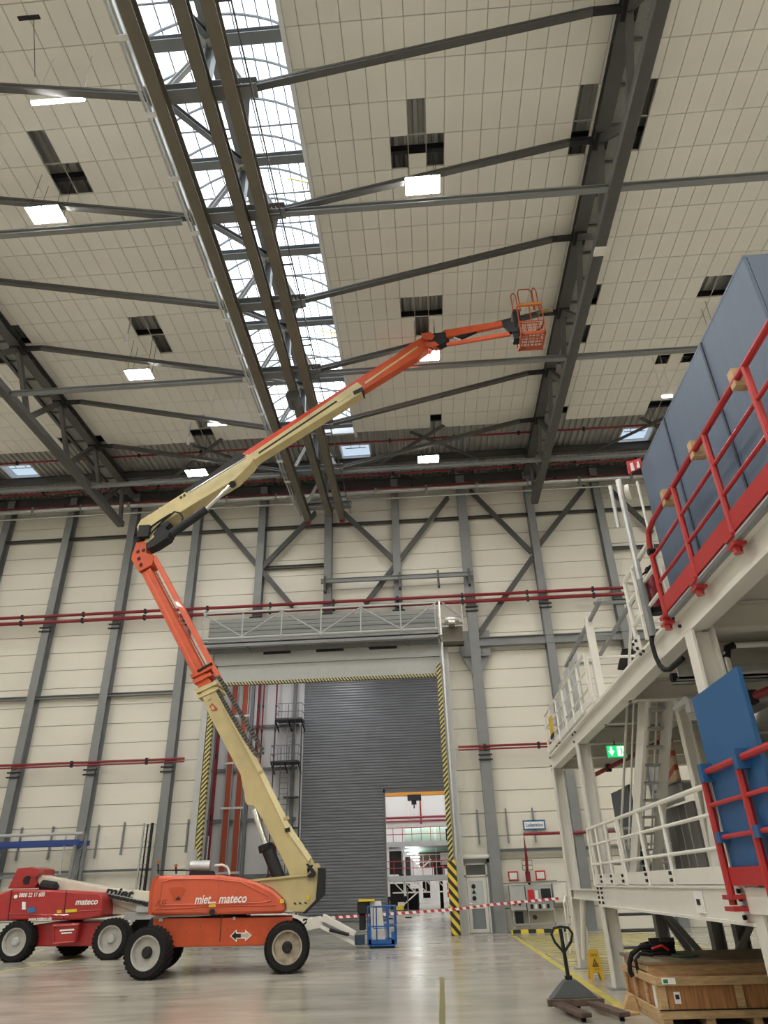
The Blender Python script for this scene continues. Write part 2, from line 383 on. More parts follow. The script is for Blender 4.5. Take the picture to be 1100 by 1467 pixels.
deck(dk, XL, SX0, YN, 28.6); deck(dk, SX1, XR, YN, 28.6); deck(dk, SX0, SX1, SYE, 28.6); deck(dk, XL, XR, 30.1, 32.3)
xs = sorted([(a, b) for a, b, *_ in WIN]); e = XL
for a, b in xs: deck(dk, e, a, 28.6, 30.1); e = b
deck(dk, e, XR, 28.6, 30.1)
DECKM = mat('deck_metal', (.42, .42, .40), .5, var=.05, scale=1)
up = MB()
for a, b, c, d_ in ((XL-.3, SX0-.1, YN-.3, 28.55), (SX1+.1, XR+.3, YN-.3, 28.55), (SX0-.1, SX1+.1, SYE+.1, 28.55), (XL-.3, XR+.3, 30.15, 32.4)): up.box((a, c, 21.43), (b, d_, 21.6))
e = XL-.3
for a, b in xs: up.box((e, 28.55, 21.43), (a-.05, 30.15, 21.6)); e = b+.05
up.box((e, 28.55, 21.43), (XR+.3, 30.15, 21.6))
put('roof_light_seal', up, OFFW, label='unseen slab added above the deck to keep sky light out', cat='roof', kind='structure')  # slab added over the deck to block sky light at its joints
put('roof_deck', dk, DECKM, label='corrugated metal roof deck above the ceiling tiles', cat='roof', kind='structure')
def panes():
    m = bpy.data.materials.new('skylight_sheet'); m.use_nodes = True; nt = m.node_tree
    nt.nodes.remove(nt.nodes['Principled BSDF']); out = nt.nodes['Material Output']
    a = nt.nodes.new('ShaderNodeBsdfTransparent'); a.inputs[0].default_value = (.93, .96, .97, 1)
    b = nt.nodes.new('ShaderNodeBsdfTranslucent'); b.inputs[0].default_value = (.9, .93, .95, 1)
    x = nt.nodes.new('ShaderNodeMixShader'); x.inputs[0].default_value = .35
    nt.links.new(a.outputs[0], x.inputs[1]); nt.links.new(b.outputs[0], x.inputs[2]); nt.links.new(x.outputs[0], out.inputs[0]); return m
SHEET = panes()
def clear():
    m = bpy.data.materials.new('clear_pane'); m.use_nodes = True; nt = m.node_tree
    nt.nodes.remove(nt.nodes['Principled BSDF']); out = nt.nodes['Material Output']
    a = nt.nodes.new('ShaderNodeBsdfTransparent'); a.inputs[0].default_value = (.40, .425, .45, 1)
    b = nt.nodes.new('ShaderNodeBsdfGlossy'); b.inputs['Roughness'].default_value = .05
    x = nt.nodes.new('ShaderNodeMixShader'); x.inputs[0].default_value = .06
    nt.links.new(a.outputs[0], x.inputs[1]); nt.links.new(b.outputs[0], x.inputs[2]); nt.links.new(x.outputs[0], out.inputs[0]); return m
CLEAR = clear()
for i, (a, b, y0, y1, l) in enumerate(WIN):
    t = thing('window_%d' % (i+1), ((a+b)/2, y0, ZD), l, 'roof window', 'square roof windows', 'structure')
    f = MB()
    for p, q in (((a-.06, y0-.06, ZD-.05), (a, y1+.06, ZD+.35)), ((b, y0-.06, ZD-.05), (b+.06, y1+.06, ZD+.35)), ((a, y0-.06, ZD-.05), (b, y0, ZD+.35)), ((a, y1, ZD-.05), (b, y1+.06, ZD+.35))): f.box(p, q)
    put('frame', f, OFFW, t); put('pane', box((a, y0, ZD+.3), (b, y1, ZD+.32)), CLEAR, t)
    bars = MB().tube((a+.2, y0+.6, ZD+.2), (b-.2, y0+.6, ZD+.2), .02).tube((a+.5, y0+.15, ZD+.2), (a+.5, y0+.6, ZD+.2), .015).tube((b-.5, y0+.15, ZD+.2), (b-.5, y0+.6, ZD+.2), .015)
    put('opening_arm', bars, STEEL, t)
# barrel vault over the ridge
sk = thing('window_4', (-4.6, 16, ZD), 'long barrel vaulted ridge skylight above the crane rails', 'skylight', kind='structure')
put('upstand', MB().box((SX1, YN, ZT-.1), (SX1+.12, SYE+.12, 21.75)).box((SX0-.12, YN, ZT-.1), (SX0, SYE+.12, 21.75)).box((SX0, SYE, ZT+.1), (SX1, SYE+.12, 22.7)), OFFW, sk)
NA = 10; R0 = 3.7; SPR = 21.7; RISE = .85
def arc(i):
    x = SX0+(SX1-SX0)*i/NA; u = (i/NA-.5)*2; return x, SPR+RISE*(1-u*u)
ys = [YN, -2, 5]+[5+1.133*i for i in range(1, 20)]+[SYE]
ys = [y for y in ys if y <= SYE]
for y0, y1 in zip(ys, ys[1:]):
    mb = MB()
    for i in range(NA):
        (xa, za), (xb, zb) = arc(i), arc(i+1)
        mb.add([(xa, y0, za), (xb, y0, zb), (xb, y1, zb), (xa, y1, za)], [(0, 1, 2, 3)])
    put('pane', mb, SHEET, sk)
for k, y in enumerate(ys[2:]):
    put('arch_rib', MB().pipe([(arc(i)[0], y, arc(i)[1]-.06) for i in range(NA+1)], .042, 6), STEEL, sk)
    put('tie_rod', tube((SX0, y+.35, SPR-.1), (SX1, y+.35, SPR-.1), .032, 6), STEEL, sk)
for i in range(1, NA):
    x, z = arc(i); put('glazing_bar', box((x-.018, 5, z-.05), (x+.018, SYE, z-.01)), STEEL, sk)
for y in YK[:6]:
    put('cross_beam', MB().ibeam((SX0-.1, y+.1, 20.98), (SX1+.1, y+.1, 20.98), .28, .22), STEEL, sk)
for yy in (8.0, 13.9, 20.7):                                   # yellowish opener linkages
    put('vent_linkage', MB().pipe([(-3.5, yy, 21.6), (-3.1, yy-.1, 21.3), (-2.9, yy+.2, 21.6), (-2.95, yy+.5, 21.7)], .025, 5), YELL, sk)

# suspended tiles
TP, TL = .5285, 1.04
holes = [(.62, 11.8), (.1, 12.8), (.62, 12.8), (1.15, 12.8), (5.42, 11.8), (5.42, 12.8), (6.45, 11.8), (6.95, 11.8), (6.45, 12.8), (6.95, 12.8), (6.95, 18.9), (6.95, 20.9), (6.95, 26.3), (6.45, 26.3), (6.45, 18.9),
         (.1, 19), (.62, 19), (1.15, 19), (.62, 20), (1.15, 26.3), (11.1, 19), (11.6, 19), (11.1, 26.3), (11.7, 26.3), (10.6, 23.1), (11.7, 23.1),
         (-10.2, 11.8), (-10.2, 12.8), (-9.7, 12.8), (-10.2, 19), (-9.7, 19), (-9.7, 20), (-14.95, 19), (-16.3, 20), (-15.8, 20), (-9.65, 25.3), (-10.2, 26.3), (-9.65, 26.3), (-15.0, 26.3), (-16.6, 26.3)]
half = [(.62, 12.8), (10.6, 23.1), (11.7, 23.1)]
cl = thing('ceiling', (0, 15, ZT), 'flat suspended ceiling of beige tiles', 'ceiling', kind='structure')
rows = [26.85-TL*i for i in range(1, 20)]
tiles = []
for y in rows:
    for anchor, x_lo, x_hi in ((.36, SX1+.12, XR), (-9.41, XL, SX0-.12)):
        i0 = int((x_lo-anchor)/TP)-2
        for i in range(i0, i0+100):
            a = max(anchor+i*TP, x_lo); b = min(anchor+(i+1)*TP, x_hi)
            if b-a < .05: continue
            c = ((a+b)/2, y+TL/2)
            if 13.5 < c[0] or c[0] < -23: tiles.append((a, b, y, y+TL, 99)); continue
            hit = [h for h in holes if abs(h[0]-c[0]) < TP/2 and abs(h[1]-c[1]) < TL/2]
            if hit:
                if hit[0] in half: tiles.append((a, b, y+TL*.56, y+TL, 1))
                continue
            d = V((c[0], c[1], ZT))-V((0, 0, 1.7)); zc = d.dot(fw); px, py = d.dot(rt2)/zc, d.dot(up2)/zc
            vis = abs(px) < .60 and abs(py) < .79 and zc > 0
            tiles.append((a, b, y, y+TL, d.length if vis else 99))
order = sorted(range(len(tiles)), key=lambda k: tiles[k][4]); near = set(order[:296]); tc = {}
rest = MB()
for k, (a, b, y0, y1, d) in enumerate(tiles):
    g = .005 if k in near else .009
    if k in near:
        key = (round(b-a, 2), round(y1-y0, 2))
        if key not in tc:
            me = bpy.data.meshes.new('tile'); hw, hl = (b-a)/2-g, (y1-y0)/2-g; q = .008
            mb = MB().add([(-hw, -hl, .03), (hw, -hl, .03), (hw, hl, .03), (-hw, hl, .03), (-hw+q, -hl+q, 0), (hw-q, -hl+q, 0), (hw-q, hl-q, 0), (-hw+q, hl-q, 0)],
                          [(7, 6, 5, 4), (0, 1, 2, 3), (1, 0, 4, 5), (2, 1, 5, 6), (3, 2, 6, 7), (0, 3, 7, 4)])
            me.from_pydata(mb.v, [], mb.f); me.materials.append(TILE); me.update(); tc[key] = me
        inst('tile', tc[key], ((a+b)/2, (y0+y1)/2, ZT), cl)
    else: rest.box((a+g, y0+g, ZT), (b-g, y1-g, ZT+.03))
rest.box((XL, YN, ZT), (SX0-.12, rows[-1]-.01, ZT+.03)).box((SX1+.12, YN, ZT), (XR, rows[-1]-.01, ZT+.03))
put('more_tiles', rest, TILE, cl, kind='stuff')
grid = MB()                                                # hanger grid over the joints, closes the gaps
for y in rows:
    grid.box((SX1+.12, y-.02, ZT+.031), (XR, y+.02, ZT+.06)).box((XL, y-.02, ZT+.031), (SX0-.12, y+.02, ZT+.06))
for anchor, x_lo, x_hi in ((.36, SX1+.12, XR), (-9.41, XL, SX0-.12)):
    i0 = int((x_lo-anchor)/TP)-2
    for i in range(i0, i0+100):
        x = anchor+i*TP
        if x_lo < x < x_hi: grid.box((x-.012, rows[-1], ZT+.031), (x+.012, 26.85, ZT+.06))
put('hanger_grid', grid, mat('grid_beige', (.40, .385, .345), .6), cl, kind='stuff')
for y in YK: put('purlin', MB().ibeam((XL, y+.25, 21.12), (SX0-.2, y+.25, 21.12), .12, .26), BLACKM, label='dark purlin glimpsed through ceiling gaps on the left part of the roof', cat='beam', group='purlins above the tiles left', kind='structure')
for y in YK: put('purlin', MB().ibeam((SX1+.2, y+.25, 21.12), (XR, y+.25, 21.12), .12, .26), BLACKM, label='dark purlin glimpsed through ceiling gaps right of the skylight', cat='beam', group='purlins above the tiles right', kind='structure')

# side trusses with walkway
GRATE = mat('grating', (.23, .23, .22), .5, var=.25, scale=30)
ZB = 18.38
for X, s, l in ((5.91, 1, 'behind the raised basket'), (-15.15, -1, 'over the red lift side of the hall')):
    t = thing('roof_truss', (X, 9, ZB), 'dark roof truss with grating walkway, the one '+l, 'truss', 'roof trusses', 'structure')
    put('top_chord', MB().ibeam((X, YN, 20.6), (X, 31.2, 20.6), .42, .3), DARK, t)
    put('bottom_chord', MB().beam((X, YN, ZB), (X, 30.3, ZB), .34, .3), DARK, t, bevel=.03)
    put('walkway_beam', MB().ibeam((X+s*.85, YN, 20.62), (X+s*.85, 31.0, 20.62), .14, .22), DARK, t)
    put('grating', box((X+s*.22, YN, 20.62), (X+s*.78, 31.0, 20.66)), GRATE, t)
    for i in range(26): put('walkway_bearer', box((X-s*.2, 1+i*1.13, 20.55), (X+s*.85, 1.07+i*1.13, 20.61)), DARK, t)
    for y in [YK[0]-3.4]+YK:
        yb = y+1.62
        if yb < 30.4:
            put('web_member', beam((X, y, 20.5), (X, yb, ZB), .16, .18), DARK, t)
            if y+3.4 < 33: put('web_member', beam((X, yb, ZB), (X, min(y+3.4, 31.2), 20.5), .17, .2), DARK, t)
        else: put('web_member', beam((X, y, 20.5), (X, 30.15, ZB), .16, .18), DARK, t)
    put('node_plate', box((X-.02, YK[0]-.3, 20.3), (X+.02, YK[0]+.3, 20.5)), DARK, t)
    for y in YK: put('node_plate', box((X-.2, y-.25, 20.38), (X+.2, y+.25, 20.47)), BLACKM, t)
    if s > 0: put('junction_box', box((X-.17, 14.55, ZB-.22), (X+.17, 14.85, ZB-.15)), WHITE, t)

# braces from ridge to trusses, long tie beams
for i, y in enumerate(YK):
    for s, x0, x1 in ((1, -3.38, 5.0), (-1, -5.9, -14.2)):
        if i == 6: continue
        t = thing('roof_brace', (x0, y, 18.4), 'rising %s roof brace, number %s from the wall' % ('right' if s > 0 else 'left', ['six', 'five', 'four', 'three', 'two', 'one'][i]), 'brace', 'rising roof braces', 'structure')
        put('bar', MB().beam((x0, y, 18.52), (x1, y, 20.52), .16, .07).beam((x0, y, 18.42), (x1, y, 20.42), .16, .07).beam((x0, y, 18.47), (x1, y, 20.47), .05, .08), DARK, t)
        put('end_knuckle', MB().beam((x1, y, 20.47), (x1+s*.8, y, 20.5), .16, .14), BLACKM, t)
for y, l in ((12.70, 'high tie beam crossing the frame under the nearer lamps'), (19.6, 'tie beam crossing behind the boom at basket height'), (26.42, 'bright tie beam below the last row of lamps')):
    put('tie_beam', MB().ibeam((XL, y, 18.38), (SX0+.3, y, 18.38), .16, .17).ibeam((SX1-.9, y, 18.38), (XR, y, 18.38), .16, .17), STEEL, label=l, cat='beam', group='horizontal tie beams', kind='structure')
# V shaped bracing under the bare deck
for x, l in ((.65, 'under the deck in the middle'), (-9.85, 'under the deck left of the rails'), (11.4, 'under the deck by the blue box')):
    t = thing('deck_bracing', (x, 26.6, 20.5), 'crossed dark flat bars '+l, 'brace', 'crossed deck braces', 'structure')
    put('bar', beam((x+.85, 26.3, 20.5), (x-2.4, 29.3, 20.5), .17, .06), DARK, t); put('bar', beam((x-.7, 26.8, 20.6), (x+3.6, 30.3, 20.6), .17, .06), DARK, t)

# crane rails hanging under the ridge
def crail(x, z0, z1, yend, lab_, w_=.30):
    t = thing('crane_rail', (x, 9, z0), lab_, 'rail', 'crane rails under the ridge', 'structure')
    put('profile', MB().ibeam((x, YN, (z0+z1)/2), (x, yend, (z0+z1)/2), w_, z1-z0, tf=.04), RAILM, t)
    return t
a = crail(-5.46, 17.9, 18.32, 30.3, 'leftmost of the three crane rails under the skylight')
put('end_stop', box((-5.57, 30.2, 17.8), (-5.35, 30.4, 18.0)), PIPE, a)
put('power_rail', MB().box((-5.9, YN, 18.02), (-5.84, 30, 18.1)).box((-5.8, YN, 18.1), (-5.76, 30, 18.25)), GALV, a)
for i in range(13): put('clip', MB().box((-5.92, 6+i*1.7, 18.0), (-5.62, 6.12+i*1.7, 18.04)), OFFW, a)
b = crail(-4.35, 17.98, 18.32, 30.0, 'middle crane rail, the darkest of the three')
put('joint_box', MB().tube((-4.35, 20.0, 17.8), (-4.35, 20.6, 17.8), .26, 10), DARK, b)
c = crail(-3.74, 17.9, 18.32, 30.3, 'rightmost of the three crane rails under the skylight')
put('end_stop', box((-3.85, 30.2, 17.8), (-3.63, 30.4, 18.0)), PIPE, c)
put('cable_line', tube((-3.28, YN, 18.12), (-3.28, 30, 18.12), .022, 6), DARK, c)
for i in range(14): put('cable_arm', box((-3.62, 5.5+i*1.75, 18.1), (-3.26, 5.55+i*1.75, 18.14)), DARK, c)
rg = thing('ridge_truss', (-4.6, 9, 18.4), 'three sided grey truss between crane rails and skylight', 'truss', kind='structure')
LITE = mat('light_grey_paint', (.50, .51, .51), .45, var=.05)
put('top_chord', MB().beam((-4.5, YN, 20.62), (-4.5, 31, 20.62), .30, .30), STEEL, rg)
for y in [YK[0]-3.4]+YK:
    put('cross_beam', MB().ibeam((-5.75, y, 18.47), (-3.2, y, 18.47), .34, .28), STEEL, rg)
    put('post', MB().ibeam((-4.5, y, 18.5), (-4.5, y, 20.6), .26, .22, up=(1, 0, 0)), STEEL, rg)
    for s in (-1, 1):
        if y < 29: 
            put('diagonal', MB().ibeam((-4.5+s*1.0, y+.15, 18.5), (-4.5, y+3.25, 20.5), .16, .16), STEEL, rg)
        put('strut', MB().ibeam((-4.5+s*1.0, y, 18.5), (-4.5+s*.08, y, 20.5), .13, .13), LITE, rg)
    put('gusset', MB().box((-4.72, y-.35, 20.36), (-4.28, y+.35, 20.44)), LITE, rg)

t = thing('ceiling_slot', (-8.9, 8.2, ZT), 'narrow dark slot in the ceiling with a loose hanging cable', 'slot')
put('slot', box((-9.15, 8.4, ZT-.02), (-8.6, 8.5, ZT)), BLACKM, t); put('cable', tube((-8.75, 8.45, ZT-.02), (-8.85, 9.2, 19.6), .008, 4), BLACKM, t)
for x, y, l in ((-10.35, 18.6, 'in the middle row'), (-10.2, 25.3, 'near the bare deck')):
    t = thing('cable_drop', (x, y, 19.6), 'pale hanging tube fitting beside the ceiling gap left of the rails '+l, 'fitting', 'hanging tube fittings')  # small white cable drop hanging at the ceiling gap
    put('rod', tube((x, y, 20.0), (x, y, ZD), .03, 6), GALV, t); put('body', tube((x, y, 19.6), (x, y, 20.0), .06, 10), OFFW, t, smooth=True)
# lamps
def lamp(x, y, z, label, kind='panel', hl=.68):
    t = thing('hall_lamp', (x, y, z), label, 'lamp', 'hanging hall lamps')
    if kind == 'panel':
        put('housing', MB().box((x-.50, y-.30, z+.02), (x+.50, y+.30, z+.07)), DARK, t)
        for k in range(4):
            xa = x-.48+k*.25; put('led_panel', box((xa, y-.27, z), (xa+.205, y+.27, z+.018)), LEDW if y > 26 else LED, t)
        for dx, dy in ((-.4, -.2), (.4, -.2), (-.4, .2), (.4, .2)): put('hanger_cable', tube((x+dx, y+dy, z+.07), (x+dx*.9, y+dy, ZD), .008, 4), BLACKM, t)
    else:
        put('housing', box((x-hl, y-.05, z+.03), (x+hl, y+.05, z+.09)), OFFW, t)
        put('led_tube', MB().beam((x-hl+.02, y, z), (x+hl-.02, y, z), .08, .05), TUBEL, t)
        for dx in (-hl*.9, hl*.9): put('hanger_cable', tube((x+dx, y, z+.09), (x+dx*.8, y, ZD), .008, 4), OFFW, t)
names = {(.70, 12.78): 'lamp of four panels high above, nearest to the viewer right of the skylight', (.70, 19.95): 'four panel lamp just behind the boom elbow', (.70, 27.12): 'far four panel lamp under the bare deck right of the rails',
         (-10.32, 12.78): 'nearest four panel lamp left of the skylight', (-10.32, 19.95): 'four panel lamp left of the skylight in the middle row', (-10.32, 27.12): 'far four panel lamp above the beige boom'}
for x in (-21.3, -10.32, .70, 11.7):
    for y in (-8.7, -1.55, 5.6, 12.78, 19.95, 27.12):
        lamp(x, y, 19.2, names.get((x, y), 'hanging four panel hall lamp beyond the edges of the view'))
lamp(-8.25, 9.45, 18.9, 'bright tube lamp at the top left by the brace', 'tube')
lamp(-7.85, 23.0, 18.9, 'tube lamp hanging left of the rails above the boom', 'tube')
lamp(10.35, 22.8, 18.75, 'small tube lamp beside the top of the blue box', 'tube', .22)


# ---------------------------------------------------------------- gate in the back wall
g = thing('door_1', (-4.6, 31.2, 0), 'tall gate opening framed with yellow and black hazard bands', 'gate frame', kind='structure')
put('jamb', box((-10.25, 31.2, 0), (-9.92, 32.3, 11.7)), GREYL, g)
put('hazard_band', box((-9.90, 31.0, 0), (-9.66, 31.2, 10.1)), HAZ, g)
put('jamb_edge', box((-10.2, 31.0, 0), (-9.93, 31.2, 11.7)), GREYL, g)
put('jamb', box((.72, 31.05, 0), (1.1, 32.3, 11.7)), GREYL, g)
put('hazard_band', box((.52, 30.95, 2.4), (.72, 31.05, 10.6)), HAZ, g)
put('hazard_post', MB().box((.44, 30.6, 0), (.80, 30.9, 2.55)), HAZB, g, bevel=.04)
put('guide_rail', MB().box((.8, 30.9, 0), (.88, 31.05, 11.7)), GALV, g)
put('lintel', MB().box((-9.95, 31.25, 10.2), (.75, 31.6, 11.0)).box((-9.95, 31.15, 11.0), (.75, 31.6, 11.75)), GREYL, g)
put('hazard_edge', box((-9.7, 31.05, 10.04), (.7, 31.25, 10.18)), HAZH, g)
for x in (-6.9, -4.4, -1.9): put('slot', box((x-.65, 31.1, 11.45), (x+.65, 31.16, 11.6)), BLACKM, g)
cw = thing('catwalk', (-4.6, 30.6, 11.7), 'grey service catwalk with truss railing above the gate', 'catwalk', kind='structure')
bpn = MB()
for i in range(12): bpn.box((-10.3, 31.18+.02*(i % 2), 12.0+i*.11), (.7, 31.3, 12.1+i*.11))
put('back_panel', bpn, mat('panel_green_grey', (.25, .265, .26), .5), cw)
put('floor_plate', MB().box((-10.3, 30.2, 11.74), (.7, 31.2, 11.8)), GREYL, cw)
put('underside_channel', MB().box((-10.3, 30.2, 11.6), (.7, 30.3, 11.9)).box((-10.3, 30.9, 11.55), (.7, 31.05, 11.75)), STEEL, cw)
put('toe_tube', tube((-10.3, 30.18, 12.0), (.7, 30.18, 12.0), .07), GREYL, cw, smooth=True)
put('top_rail', box((-10.3, 30.14, 13.22), (.7, 30.22, 13.3)), GREYL, cw)
xs = [-10.25, -8.4, -6.55, -4.7, -2.85, -1.0, .6]
for i, x in enumerate(xs):
    put('post', tube((x, 30.18, 11.9), (x, 30.18, 13.25), .035, 6), GREYL, cw)
    if i < 6:
        zz = (12.05, 13.2) if i % 2 else (13.2, 12.05)
        put('diagonal', tube((x, 30.18, zz[0]), (xs[i+1], 30.18, zz[1]), .035, 6), GREYL, cw)
    put('bearer', beam((x, 30.18, 11.85), (x+.3, 31.2, 11.55), .06, .06), STEEL, cw)
put('end_box', MB().box((.9, 30.3, 11.4), (1.85, 31.1, 11.45)).box((.9, 30.9, 11.4), (1.85, 31.1, 12.3)).box((.9, 30.3, 12.2), (1.85, 30.36, 12.3)), RAILM, cw)
put('gear_motor', MB().tube((1.05, 30.6, 12.5), (1.7, 30.6, 12.5), .16, 10).box((1.2, 30.45, 12.25), (1.5, 30.8, 12.6)), GALV, cw)
put('end_rail', MB().tube((.95, 30.3, 13.3), (1.9, 30.3, 12.4), .035, 6).tube((1.85, 30.3, 12.2), (1.85, 30.3, 13.1), .03, 6).box((.78, 30.25, 11.7), (.86, 30.4, 13.4)), GALV, cw)

# lock room between the two shutters
LY = 45.0
lk = thing('wall_lock', (-6, LY, 0), 'white wall panels of the space behind the gate', 'wall', kind='structure')
put('back_panel', MB().box((-15, LY, 0), (-8.05, LY+.2, 15)), OFFW, lk)
put('side_panel', MB().box((-15.2, 32.3, 0), (-15, LY+.2, 15)).box((6, 32.3, 0), (6.2, LY+.2, 15)), OFFW, lk)
put('roof_panel', MB().box((-15, 32.3, 14.8), (6, LY+.2, 15)), OFFW, lk)
for x in (-13.6, -11.4, -8.6): put('post', MB().ibeam((x, LY-.15, 0), (x, LY-.15, 14.8), .2, .2, up=(0, 1, 0)), STEEL, lk)
for z in (2.4, 5.4, 8.3, 10.9): put('rail', box((-15, LY-.2, z), (-8.3, LY-.05, z+.16)), STEEL, lk)
sh = thing('door_2', (-3.5, LY, 0), 'grey rolling shutter of many slats behind the gate', 'shutter', kind='structure')
sl = MB(); z = 0.; SH = .17
while z < 14.7:
    for a, b in ((-8.05, -2.92), (-2.92, .93), (.93, 5.9)):
        if a == -2.92 and z < 6.85: continue
        sl.add([(a, LY, z), (b, LY, z), (b, LY-.05, z+SH*.35), (a, LY-.05, z+SH*.35), (b, LY-.05, z+SH*.75), (a, LY-.05, z+SH*.75), (b, LY, z+SH), (a, LY, z+SH)], [(0, 1, 2, 3), (3, 2, 4, 5), (5, 4, 6, 7)])
    z += SH
put('slats', sl, SHUT, sh, kind='stuff')
put('opening_frame', MB().box((-2.98, LY-.08, 0), (-2.86, LY+.15, 6.95)).box((.9, LY-.08, 0), (1.0, LY+.15, 6.95)).box((-2.98, LY-.08, 6.75), (1.0, LY+.15, 6.95)), STEEL, sh)
put('edge_trim', box((-8.12, LY-.1, 0), (-8.0, LY, 14.8)), OFFW, sh)
for x, r, l in ((-13.4, .11, 'thick red riser pipe just inside the gate'), (-10.9, .09, 'red riser pipe at the middle of the white lock wall'), (-10.6, .05, 'thin red riser beside its thicker twin on the lock wall'), (-9.75, .05, 'thin red riser nearest the stair landings')):
    pipeline([(x, LY-.5, .3 if x < -11 else 8.3), (x, LY-.5, 14.5)], r, PIPE, l, cl=4)
pipeline([(-12.2, LY-.6, 1.9), (-9.75, LY-.6, 1.9), (-9.75, LY-.6, 2.4), (-9.45, LY-.6, 2.6), (-9.35, LY-.6, 6.6)], .1, PIPE, 'red pipe with an offset low behind the boom cylinder')
TRAY = mat('cable_orange', (.40, .075, .03), .6)
for x, l in ((-12.55, 'cable tray with orange cables, the one nearer the gate jamb'), (-11.85, 'cable tray with orange cables, the one further from the jamb')):
    t = thing('cable_tray', (x, LY-.3, 0), l, 'cable tray', 'vertical cable trays')
    put('cables', box((x-.16, LY-.35, .2), (x+.16, LY-.25, 14.6)), TRAY, t)
    put('side_rail', MB().box((x-.22, LY-.38, .2), (x-.17, LY-.2, 14.6)).box((x+.17, LY-.38, .2), (x+.22, LY-.2, 14.6)), GALV, t)
    for z in (2.6, 6.1, 8.7, 11.6): put('clamp_bar', box((x-.36, LY-.42, z), (x+.36, LY-.34, z+.12)), OFFW, t)
# caged ladder with landings beside the shutter
st = thing('stair_tower', (-8.9, 43.8, 0), 'grey ladder tower with two railed landings beside the shutter', 'stair tower')
for z, dx in ((11.1, 0), (8.55, -.15)):
    x0, x1 = -9.6+dx, -7.9+dx
    put('landing', MB().box((x0, 43.6, z), (x1, LY-.2, z+.1)), DARK, st)
    for x in (x0+.02, (x0+x1)/2, x1-.02): put('bracket', beam((x, 43.65, z), (x, LY-.1, z-.5), .06, .08), BLACKM, st)
    r = MB()
    for zz in (.5, 1.0): r.tube((x0, 43.62, z+zz), (x1, 43.62, z+zz), .025, 6).tube((x0, 43.62, z+zz), (x0, LY-.2, z+zz), .025, 6).tube((x1, 43.62, z+zz), (x1, LY-.2, z+zz), .025, 6)
    for k in range(9):
        x = x0+(x1-x0)*k/8; r.tube((x, 43.62, z+.1), (x, 43.62, z+1.0), .014, 5)
    put('railing', r, STEEL, st)
for z0, z1, x in ((.2, 8.5, -8.95), (8.6, 11.1, -8.6)):
    lr = MB().tube((x-.25, 44.0, z0), (x-.25, 44.0, z1+1), .03, 6).tube((x+.25, 44.0, z0), (x+.25, 44.0, z1+1), .03, 6)
    k = z0
    while k < z1: lr.tube((x-.25, 44.0, k), (x+.25, 44.0, k), .015, 5); k += .3
    put('ladder', lr, STEEL, st)
for x in (-9.65, -7.95): put('support', beam((x, 44, 0), (x, 44, 11), .07, .07), DARK, st)
for z in (4.9, 6.6): put('shelf_plate', box((-9.0, 44.2, z), (-8.1, 44.9, z+.06)), DARK, st)
rk = thing('sign_rack', (-12.9, 41, 0), 'white rack hung with magenta and black tags inside the gate', 'rack')
put('frame', MB().loop([(-13.4, 41, 1.6), (-12.4, 41, 1.6), (-12.4, 41, 4.4), (-13.4, 41, 4.4)], .03).tube((-13.4, 41, 2.9), (-12.4, 41, 2.9), .03).tube((-12.9, 41, 1.6), (-12.9, 41, 4.4), .03).tube((-13.3, 41, 0), (-13.3, 41, 1.6), .03).tube((-12.5, 41, 0), (-12.5, 41, 1.6), .03), OFFW, rk)
for k in range(2): put('tag', box((-13.25+k*.5, 40.95, 1.8), (-12.95+k*.5, 40.98, 2.7)), mat('magenta_tag', (.22, .03, .16), .5) if k else BLACKM, rk)
for x, y in ((-11, 36.5), (-5.5, 36.5), (-11, 41), (-5.5, 41), (.5, 38)):
    t = thing('lock_lamp', (x, y, 14.4), 'lamp high under the roof of the space behind the gate', 'lamp', 'lock space lamps')
    put('housing', box((x-.7, y-.2, 14.42), (x+.7, y+.2, 14.6)), OFFW, t); put('led_tube', box((x-.68, y-.18, 14.38), (x+.68, y+.18, 14.42)), emit('lock_led', (1, .98, .98), 55), t)

# next hall seen through the shutter opening
NY = 88.0
nh = thing('wall_far', (-4, NY, 0), 'bright white wall of the next hall behind the aircraft', 'wall', kind='structure')
put('panel', MB().box((-24, NY, 0), (12, NY+.2, 16)), OFFW, nh)
put('side_panel', MB().box((-24.2, LY+.2, 0), (-24, NY, 16)).box((12, LY+.2, 0), (12.2, NY, 16)), OFFW, nh)
put('roof_panel', MB().box((-24, LY+.2, 15.8), (12, NY, 16)), OFFW, nh)
put('near_panel', MB().box((-24, LY+.25, 0), (-3.1, LY+.4, 16)).box((1.1, LY+.25, 0), (12, LY+.4, 16)).box((-3.1, LY+.25, 7), (1.1, LY+.4, 16)), OFFW, nh)
for x in (-5.6, -2.9, -1.2, 1.6): put('post', box((x-.15, NY-.25, 0), (x+.15, NY, 15.8)), WHITE, nh)
pipeline([(-12, NY-.4, 8.75), (8, NY-.4, 8.75)], .12, PIPE, 'upper red pipe on the far white wall'); pipeline([(-12, NY-.4, 8.35), (8, NY-.4, 8.35)], .09, PIPE, 'lower red pipe on the far white wall')
pipeline([(-1.45, NY-.4, 8), (-1.45, NY-.4, 15)], .09, PIPE, 'red riser on the far white wall')
FY = 63.0
fp = thing('dock_platform', (-2, FY, 0), 'two storey aircraft dock with red rails in the next hall', 'platform')
for z, l in ((4.95, 0), (2.45, 1)):
    put('deck_edge', box((-4.2, FY, z-.38), (6, FY+7, z)), GREYL, fp)
    r = MB()
    for zz in (.55, 1.05): r.tube((-4.2, FY+.05, z+zz), (6, FY+.05, z+zz), .03, 6)
    for k in range(14): r.tube((-4.2+k*.78, FY+.05, z), (-4.2+k*.78, FY+.05, z+1.05), .025, 5)
    put('red_railing', r, REDRAIL, fp)
